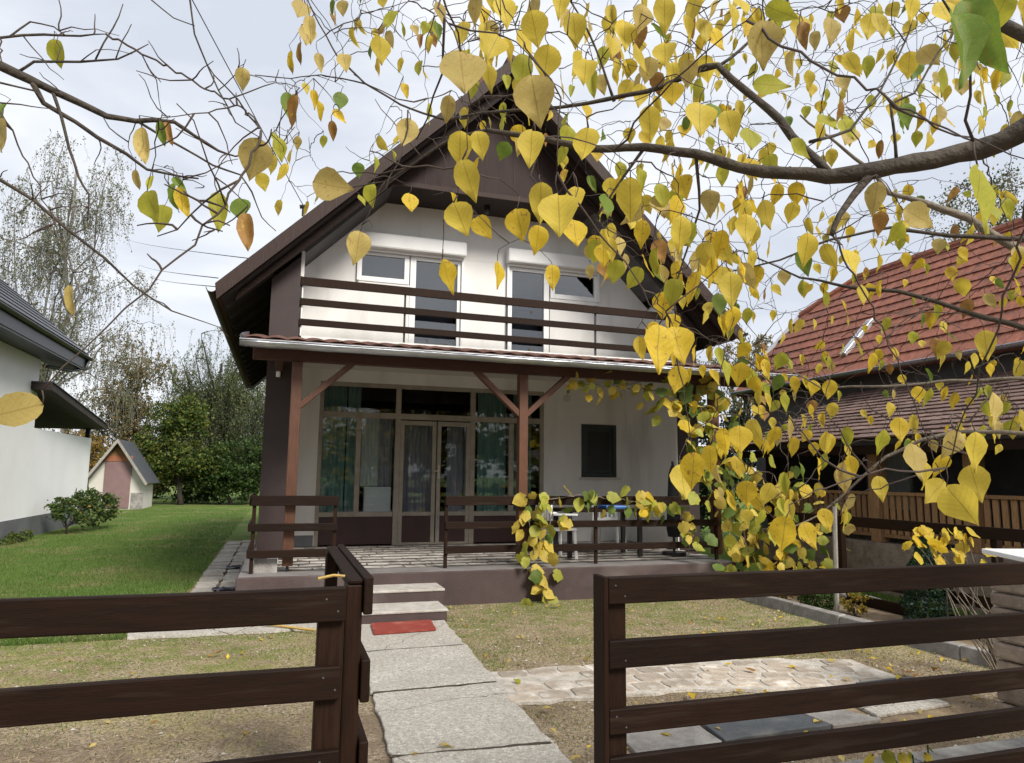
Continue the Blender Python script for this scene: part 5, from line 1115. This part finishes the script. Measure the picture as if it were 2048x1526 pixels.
attach2((-4.95, -7.65, 3.9), L8, .005); sk.branch(L8, TR2); sk.branch([(393, 52, 2.6, .002), (350, 35, 2.6, .002), (305, 0, 2.6, .0025), (260, -60, 2.6, .003)], TR2)
sk.branch([(0, 165, 2.3, .0035), (68, 182, 2.34, .003), (85, 205, 2.37, .003)], TR2)
for q in [(508, 320, 86, -18, DU), (485, 158, 44, -5, DU), (112, 107, 54, 5, LI), (8, 272, 70, 15, DU), (18, 824, 118, -75, DU), (146, 604, 68, 10, DU, 'curl'), (290, 295, 78, 5, DU, 'curl'), (305, 415, 70, 20, LI), (322, 435, 58, -5, LI), (352, 395, 60, 5, GR, 'curl'), (366, 405, 62, 8, GO, 'curl'), (436, 425, 86, 5, LI, 'curl'),
          (480, 420, 54, 10, GR), (494, 465, 84, 8, BR_, 'curl'), (325, 268, 50, 5, GR, 'curl'), (338, 268, 50, 15, BR_, 'curl'), (275, 360, 40, 0, DU, 'curl'), (302, 368, 34, -10, LI, 'curl'), (5, 230, 54, 0, GR, 'curl'), (560, 300, 50, 10, LI), (545, 330, 40, -10, Y), (575, 215, 60, 0, GR, 'curl'), (590, 225, 66, -8, BR_, 'curl'), (628, 200, 40, 0, GO, 'curl'),
          (678, 236, 40, 30, GO, 'curl'), (665, 262, 40, 0, BR_, 'curl'), (565, 345, 40, -30, Y, 'curl'), (360, 370, 40, 40, GR, 'curl')]:
    hang_leaf(sk, lv, q[0], q[1], q[2], q[3], q[4], q[5] if len(q) > 5 else 'ovate', face=random.gauss(0, .25), D=None if q[2] > 60 else random.uniform(2.2, 2.7))
sk.spurs(44, (-60, -40, 560, 480), (.06, .2)); sk.spurs(24, (0, 360, 450, 680), (.04, .1))
obj('twigs', sk.tw, 'twig', TR2, smooth=True)['kind'] = 'stuff'; lv.build(TR2, 300)

# ================================================================== vine on the porch
V = thing('climbing_vine', 'large-leaved climbing vine, yellow and green, sprawling over the porch railing and corner post', 'vine', (3.6, -.2, 0))
vk = MB(); lv = Leaves()
VM = ['vine_lime', 'vine_green', 'vine_yellow', 'leaf_gold']
def vleaf(p, size, w):
    yaw = random.gauss(0, .9) + RAD(-10); lv.add(leaf_matrix(p, size, yaw, random.gauss(0, .7), random.gauss(-.3, .55)), size, random.choices(VM, w)[0], 'round', random.randrange(9))
def vine_run(pl, n, size, w, spread=.08, r=.008):
    pts = [Vector(p) for p in pl]; fine = []
    for a, b in zip(pts, pts[1:]): fine += bent(a, b, 5, .05)[:-1]
    fine.append(pts[-1]); vk.tube(fine, [r * (1 - .5 * i / len(fine)) for i in range(len(fine))], 6)
    for _ in range(n):
        q = random.choice(fine) + Vector((random.gauss(0, spread), -abs(random.gauss(.05, .05)), random.gauss(0, spread))); vleaf(q, random.uniform(*size), w)
gy = -.06
vine_run([(.35, gy - .05, 0), (.30, gy, .4), (.28, .12, .75), (.25, .16, 1.05), (.42, .2, 1.32)], 34, (.12, .22), [5, 2, 3, 0], .12)
vine_run([(.35, .14, .7), (.55, .15, 1.0), (.62, .18, 1.3)], 18, (.13, .22), [3, 1, 5, 1], .12)
vine_run([(.42, .2, 1.32), (.8, .2, 1.36), (1.1, .2, 1.40), (1.25, .2, 1.44)], 12, (.12, .19), [5, 4, 2, 0], .08); vine_run([(1.25, .2, 1.36), (1.6, .2, 1.34), (1.95, .2, 1.30), (2.2, .2, 1.18)], 20, (.12, .2), [5, 4, 2, 1], .08)
vine_run([(2.2, .2, 1.2), (2.5, .16, 1.18), (2.68, .14, 1.12), (2.72, .12, .8), (2.68, .1, .55)], 22, (.12, .2), [4, 5, 2, 0], .09)
vine_run([(3.55, -.25, 0), (3.5, -.1, .8), (3.42, .1, 1.6), (3.3, .2, 2.3), (3.0, .3, 2.8), (2.6, .38, 3.02)], 120, (.13, .24), [4, 3, 5, 2], .24, .014)
vine_run([(3.0, .3, 2.75), (2.2, .42, 2.98), (1.6, .42, 2.98), (1.0, .42, 3.0)], 46, (.11, .18), [3, 2, 6, 1], .09)
vine_run([(3.6, -.3, .3), (3.3, -.2, .9), (3.0, .0, 1.5), (2.9, .1, 2.0)], 60, (.13, .23), [5, 4, 3, 0], .20)
vine_run([(3.7, -.5, 0), (3.8, -.5, .7), (3.95, -.45, 1.3), (3.9, -.3, 1.7)], 90, (.12, .21), [3, 3, 7, 2], .26); vine_run([(3.9, -.8, 0), (4.2, -.7, .6), (4.5, -.6, 1.1)], 44, (.10, .17), [4, 3, 5, 1], .24)
vine_run([(3.3, -.3, 0), (3.1, -.25, .35), (2.95, -.2, .5)], 14, (.15, .22), [2, 6, 1, 0], .12)
obj('stems', vk, 'bark_light', V, smooth=True); lv.build(V, 300)
# yellow bush against the neighbour's fence
YB = thing('yellow_bush', 'small bush with bright lemon yellow leaves near the white board', 'bush', (2.9, -4.4, 0)); lv = Leaves(); vk = MB()
yc = [ony(x, y, -4.3) for x, y in ((1820, 1075), (1850, 1062), (1880, 1065), (1900, 1062), (1925, 1060), (1935, 1075), (1870, 1085), (1840, 1090), (1900, 1090), (1915, 1105), (1950, 1110), (1890, 1110))]
for c_ in yc:
    vk.tube(bent((2.9 + random.uniform(-.05, .05), -4.4, 0), c_, 6, .06), [.008, .007, .006, .005, .004, .003, .002], 5)
    for _ in range(3): lv.add(leaf_matrix(c_ + Vector((random.gauss(0, .05), random.gauss(0, .05), random.gauss(0, .04))), random.uniform(.08, .13), random.gauss(0, .6), random.gauss(0, .6), random.gauss(-.5, .4)), .1, random.choice(['leaf_yellow', 'leaf_gold', 'leaf_yellow']), 'round', random.randrange(9))
obj('stems', vk, 'bark_light', YB); lv.build(YB)

# ================================================================== ground cover, litter, fallen leaves
def blades(name, n, sampler, h, w, m_, kind='stuff', lean=.35):
    P = sampler(n); n = len(P); th = rng.random(n) * 2 * PI; hh = h * rng.uniform(.5, 1.3, n); ww = w * rng.uniform(.7, 1.3, n); ln = rng.normal(size=(n, 2)) * lean * hh[:, None]
    v = np.empty((n, 3, 3)); dx = np.cos(th) * ww / 2; dy = np.sin(th) * ww / 2
    v[:, 0] = np.stack([P[:, 0] - dx, P[:, 1] - dy, np.zeros(n)], 1); v[:, 1] = np.stack([P[:, 0] + dx, P[:, 1] + dy, np.zeros(n)], 1); v[:, 2] = np.stack([P[:, 0] + ln[:, 0], P[:, 1] + ln[:, 1], hh], 1)
    me = bpy.data.meshes.new(name); me.vertices.add(3 * n); me.vertices.foreach_set('co', v.reshape(-1)); me.loops.add(3 * n); me.loops.foreach_set('vertex_index', np.arange(3 * n))
    me.polygons.add(n); me.polygons.foreach_set('loop_start', np.arange(0, 3 * n, 3)); me.materials.append(MATS[m_]); me.update(); me.validate()
    o = bpy.data.objects.new(name, me); COL.objects.link(o); o['kind'] = kind; return o
def reject(P):
    x, y = P[:, 0], P[:, 1]
    bad = ((x > -2.35 - .035 * (-y)) & (x < -1.12 - .05 * (-y)) & (y < 0)) | ((x > -4.4) & (x < -2.2) & (y > -1.1) & (y < 0)) | ((x > -3.5) & (x < 3.7) & (y > -.05)) | ((x > -4.15) & (y > .5) & (x < -3.4)) | ((x > -1.35) & (x < 2) & (np.abs(y - (-3.6 - np.maximum(0, x - .1) * .27)) < .43))
    return P[~bad]
def lawn_s(n):
    y = -1.0 + 27 * rng.random(n) ** 1.9; x = -8.8 + 5.4 * rng.random(n); return reject(np.stack([x, y], 1))
o = blades('lawn_grass', 90000, lawn_s, .042, .010, 'grass_blade'); o['label'] = 'short mown green lawn beside the house'; o['category'] = 'grass'
def dry_s(n):
    a = np.stack([-7.5 + 6 * rng.random(n), -6.1 + 6.5 * rng.random(n)], 1); b = np.stack([-1.3 + 4.4 * rng.random(n), -5.6 + 5.6 * rng.random(n)], 1); return reject(np.concatenate([a[: n // 2], b[: n // 2]]))
o = blades('dry_grass', 40000, dry_s, .022, .006, 'grass_dry', lean=1.3); o['label'] = 'thin straw-coloured grass over the dry front yard'; o['category'] = 'grass'
def tuft_s(n):
    c_ = np.stack([-6 + 9 * rng.random(90), -5.4 + 5.2 * rng.random(90)], 1); c_ = np.concatenate([c_, np.array([[tuple(onz(x, y))[0], tuple(onz(x, y))[1]] for x, y in ((1000, 1235), (1080, 1250), (1000, 1290), (980, 1320), (1100, 1290), (1420, 1243), (1490, 1240), (540, 1300), (560, 1310), (180, 1442), (900, 1215), (1060, 1210), (930, 1240))])])
    ed_ = [(-2.28 - .04 * k / 3, -1.2 - .28 * k) for k in range(17)] + [(-1.12 - .05 * k / 3.5, -1.1 - .3 * k) for k in range(17)] + [(-4.4 + .13 * k, -1.12) for k in range(16)] + [(-3.5 + .22 * k, -.06) for k in range(30)]; c_ = np.concatenate([c_, np.array(ed_)])
    i = rng.integers(len(c_), size=n); return reject(c_[i] + rng.normal(size=(n, 2)) * .17)
o = blades('grass_tufts', 14000, tuft_s, .022, .006, 'grass_blade', lean=.5); o['label'] = 'scattered green grass tufts in the dry front yard'; o['category'] = 'grass'
def nb_s(n): return np.stack([4.35 + 1.0 * rng.random(n), -6 + 8 * rng.random(n)], 1)
o = blades('neighbour_grass', 9000, nb_s, .06, .008, 'grass_blade'); o['label'] = 'bright grass strip beyond the boundary fence'; o['category'] = 'grass'
P = dry_s(7000); me = quads_mesh('leaf_litter', np.concatenate([P, rng.uniform(.004, .014, (len(P), 1))], 1), .026, ['litter', 'grass_dry', 'pebble'], [5, 4, 1.2], 3.5, .5)
o = bpy.data.objects.new('leaf_litter', me); COL.objects.link(o); tag(o, 'small dry litter and chips strewn over the bare yard', 'litter', kind='stuff')
P = dry_s(500); mb = MB()
for p in P:
    r_ = random.uniform(.006, .018); c_ = Vector((p[0], p[1], r_ * .3)); k = 6; a0 = random.random() * 6
    mb.add([c_ + Vector((math.cos(a0 + 2 * PI * i / k) * r_ * random.uniform(.8, 1.2), math.sin(a0 + 2 * PI * i / k) * r_ * random.uniform(.7, 1), 0)) for i in range(k)] + [c_ + Vector((0, 0, r_ * .6))], [(i, (i + 1) % k, k) for i in range(k)])
PL = np.concatenate([dry_s(260), np.stack([.2 + 2.8 * rng.random(150), -5.4 + 3.2 * rng.random(150)], 1)]); me2 = quads_mesh('scattered_leaves', np.concatenate([PL, rng.uniform(.012, .03, (len(PL), 1))], 1), .055, ['leaf_gold', 'leaf_brown', 'leaf_dull', 'fol_yellow'], [3, 2, 3, 2], 2.2, .6)
o = bpy.data.objects.new('scattered_leaves', me2); COL.objects.link(o); tag(o, 'small yellow and brown leaves scattered thinly over the yard', 'leaves', kind='stuff')
o = obj('pebbles', mb, 'pebble', smooth=True); tag(o, 'small pale pebbles on the bare yard', 'pebbles', kind='stuff')
fl = [(877, 1490, .10, DU, 'pale curled leaf lying in the middle of the near path slab'), (1452, 1238, .12, GO, 'large golden leaf between two grass tufts in the right yard'), (1380, 1385, .10, GO, 'golden leaf just below the near edge of the brick path'),
      (1340, 1470, .11, GO, 'orange leaf on the concrete slab left of the dark slate'), (1360, 1500, .08, Y, 'yellow leaf low on the concrete slab beside the slate'), (1464, 1328, .07, GO, 'small golden leaf on the far edge of the brick path'), (1510, 1342, .09, BR_, 'brown leaf lying on the bricks mid path'),
      (1655, 1322, .08, GO, 'golden leaf on bare earth beyond the brick path end'), (1740, 1315, .07, GO, 'small golden leaf near the kerb, farthest of the right group'), (1770, 1335, .08, GO, 'golden leaf beside the kerb foot'), (1830, 1345, .11, BR_, 'big rust-brown leaf at the heap by the kerb'), (1875, 1335, .09, BR_, 'rust-brown leaf touching the kerb'),
      (1690, 1355, .08, Y, 'yellow leaf at the right end of the brick path'), (1800, 1352, .08, Y, 'yellow leaf left of the rust-brown heap by the kerb'), (1628, 1445, .09, DU, 'pale leaf beside the small slab right of the slate'), (1945, 1385, .12, GO, 'long golden leaf on the small far slate slab'), (1900, 1395, .1, BR_, 'brown leaf at the edge of the far slate slab'),
      (1085, 1415, .09, DU, 'pale leaf on bare earth at the brick path corner'), (1100, 1456, .07, DU, 'small pale leaf on bare earth right of the concrete path'), (1162, 1515, .07, DU, 'pale leaf nearest the gate end post'), (836, 1506, .05, DU, 'tiny shrivelled leaf near the front edge of the path'), (1030, 1358, .08, LI, 'lime green leaf on the first bricks by the concrete path'),
      (1108, 1210, .12, Y, 'bright yellow leaf at the plinth foot under the vine'), (303, 1448, .07, BR_, 'orange-brown leaf on the bare earth behind the left fence'), (445, 1302, .10, BR_, 'brown leaf in the dry grass below the concrete apron'), (1575, 1330, .08, GO, 'golden leaf on the right half of the brick path'), (1720, 1372, .07, Y, 'small yellow leaf between brick path and far slab'),
      (1860, 1430, .08, GO, 'golden leaf seen under the fourth rail near the pillar'), (1430, 1455, .05, DU, 'tiny pale leaf lying on the dark slate slab'), (1620, 1395, .07, GO, 'golden leaf on the bare earth between bricks and slate')]
for x, y, s_, m_, lab in fl:
    p = onz(x, y, .05)
    M_ = Matrix.Translation(p) @ Matrix.Rotation(random.random() * 6.3, 4, 'Z') @ Matrix.Rotation(random.uniform(1.2, 1.7), 4, 'X') @ Matrix.Diagonal((s_, s_, s_, 1))
    o = obj('fallen_leaf', leafm(m_, random.choice(['curl', 'ovate']), random.randrange(9)), None, None, M_=M_); tag(o, lab, 'leaf', 'fallen leaves in the front yard')
# seedlings at the kerb in front
SD = thing('seedling', 'small plant with yellowing leaves growing at the fence foot', 'plant', (.55, -6.5, 0)); lv = Leaves(); vk = MB()
for x, y in ((1745, 1508), (1770, 1500), (1800, 1505), (1825, 1510), (1785, 1520), (1850, 1505), (1855, 1490)):
    c_ = ony(x, y, -6.05); vk.tube(bent((c_.x + .02, -6.05, 0), c_, 4, .05), .004, 5); lv.add(leaf_matrix(c_, random.uniform(.06, .1), random.gauss(0, .8), random.gauss(0, .8), -.6), .08, random.choice([LI, GR, LI, Y]), 'ovate', random.randrange(9))
obj('stems', vk, 'fol_mid', SD); lv.build(SD)

# ================================================================== cables
def cable(name, label, a, b, sag, r):
    a, b = Vector(a), Vector(b); pts = [a.lerp(b, i / 24) - Vector((0, 0, sag * 4 * (i / 24) * (1 - i / 24))) for i in range(25)]
    o = obj(name, MB().tube(pts, r, 6), 'cable'); tag(o, label, 'cable', 'overhead cables'); return o
cable('service_cable', 'thin overhead cable running down to the insulator on the roof edge', at(300, -160, 6.5), Vector(mast.location) + Vector((0, 0, .15)), .02, .006)
far = [(at(250, 478, 60), ony(500, 517, 1.6)), (at(280, 530, 60), ony(436, 556, 1.3)), (at(300, 553, 60), ony(440, 574, 1.5))]
for (a, b), lb in zip(far, ('upper thin power cable behind the birch to the roof', 'middle thin power cable behind the birch to the eaves corner', 'lowest thin power cable behind the birch to the eaves corner')): cable('power_cable', lb, a, b, .1, .008)
# ================================================================== far surroundings
pts = []
for cx, cy, r_, hh, n in [(random.uniform(-75, 75), random.uniform(75, 105), random.uniform(4, 8), random.uniform(3.5, 7), 420) for _ in range(46)]:
    d = rng.normal(size=(n, 3)); d /= np.linalg.norm(d, axis=1)[:, None]; d *= rng.uniform(.5, 1, (n, 1)); pts.append(np.array([cx, cy, hh * .5]) + d * np.array([r_, r_ * .6, hh * .55]))
pts = np.concatenate(pts); pts = pts[pts[:, 2] > 0]
o = bpy.data.objects.new('distant_wood', quads_mesh('distant_wood', pts, .8, ['fol_olive', 'fol_grey', 'fol_mid', 'fol_rust'], [4, 3, 3, 1], .3)); COL.objects.link(o); tag(o, 'far-off line of trees along the horizon', 'wood', kind='stuff')
# street behind the viewer; unseen trees and hedge added to darken porch glazing reflections
struct('street', MB().box(-60, 60, -16.5, -11.5, -.02, .012), 'concrete_grey')
for i, (x, y, h, m_) in enumerate(((-12, -25, 8, 'fol_mid'), (-7.5, -24, 9, 'fol_lime'), (-2.5, -26, 10, 'fol_olive'), (2.5, -24, 9, 'fol_lime'), (7.5, -26, 10, 'fol_mid'), (12.5, -24, 9, 'fol_olive'))):
    tree('street_tree', ['green tree across the street, farthest left', 'yellow-green tree across the street, second from left', 'tall olive tree across the street', 'yellow-green tree across the street right of the olive one', 'tall green tree across the street', 'olive tree across the street, farthest right'][i], (x, y, 0), h * .5, .2, [((x, y, h * .62), (3.2, 2.6, h * .36)), ((x + 1, y + .5, h * .3), (3.0, 2.0, h * .25))], 4200, .42, [m_, 'fol_dark', 'fol_yellow'], [4, 3, 1], 'bark_dark', 10, group='trees across the street')
tree('street_hedge', 'clipped hedge along the far side of the street', (0, -19, 0), 1.0, .08, [((-12 + 3 * k, -19, 1.1), (1.9, .7, 1.0)) for k in range(9)], 9000, .28, ['fol_dark', 'fol_mid'], [3, 2], 'bark_dark', 27, cat='hedge')
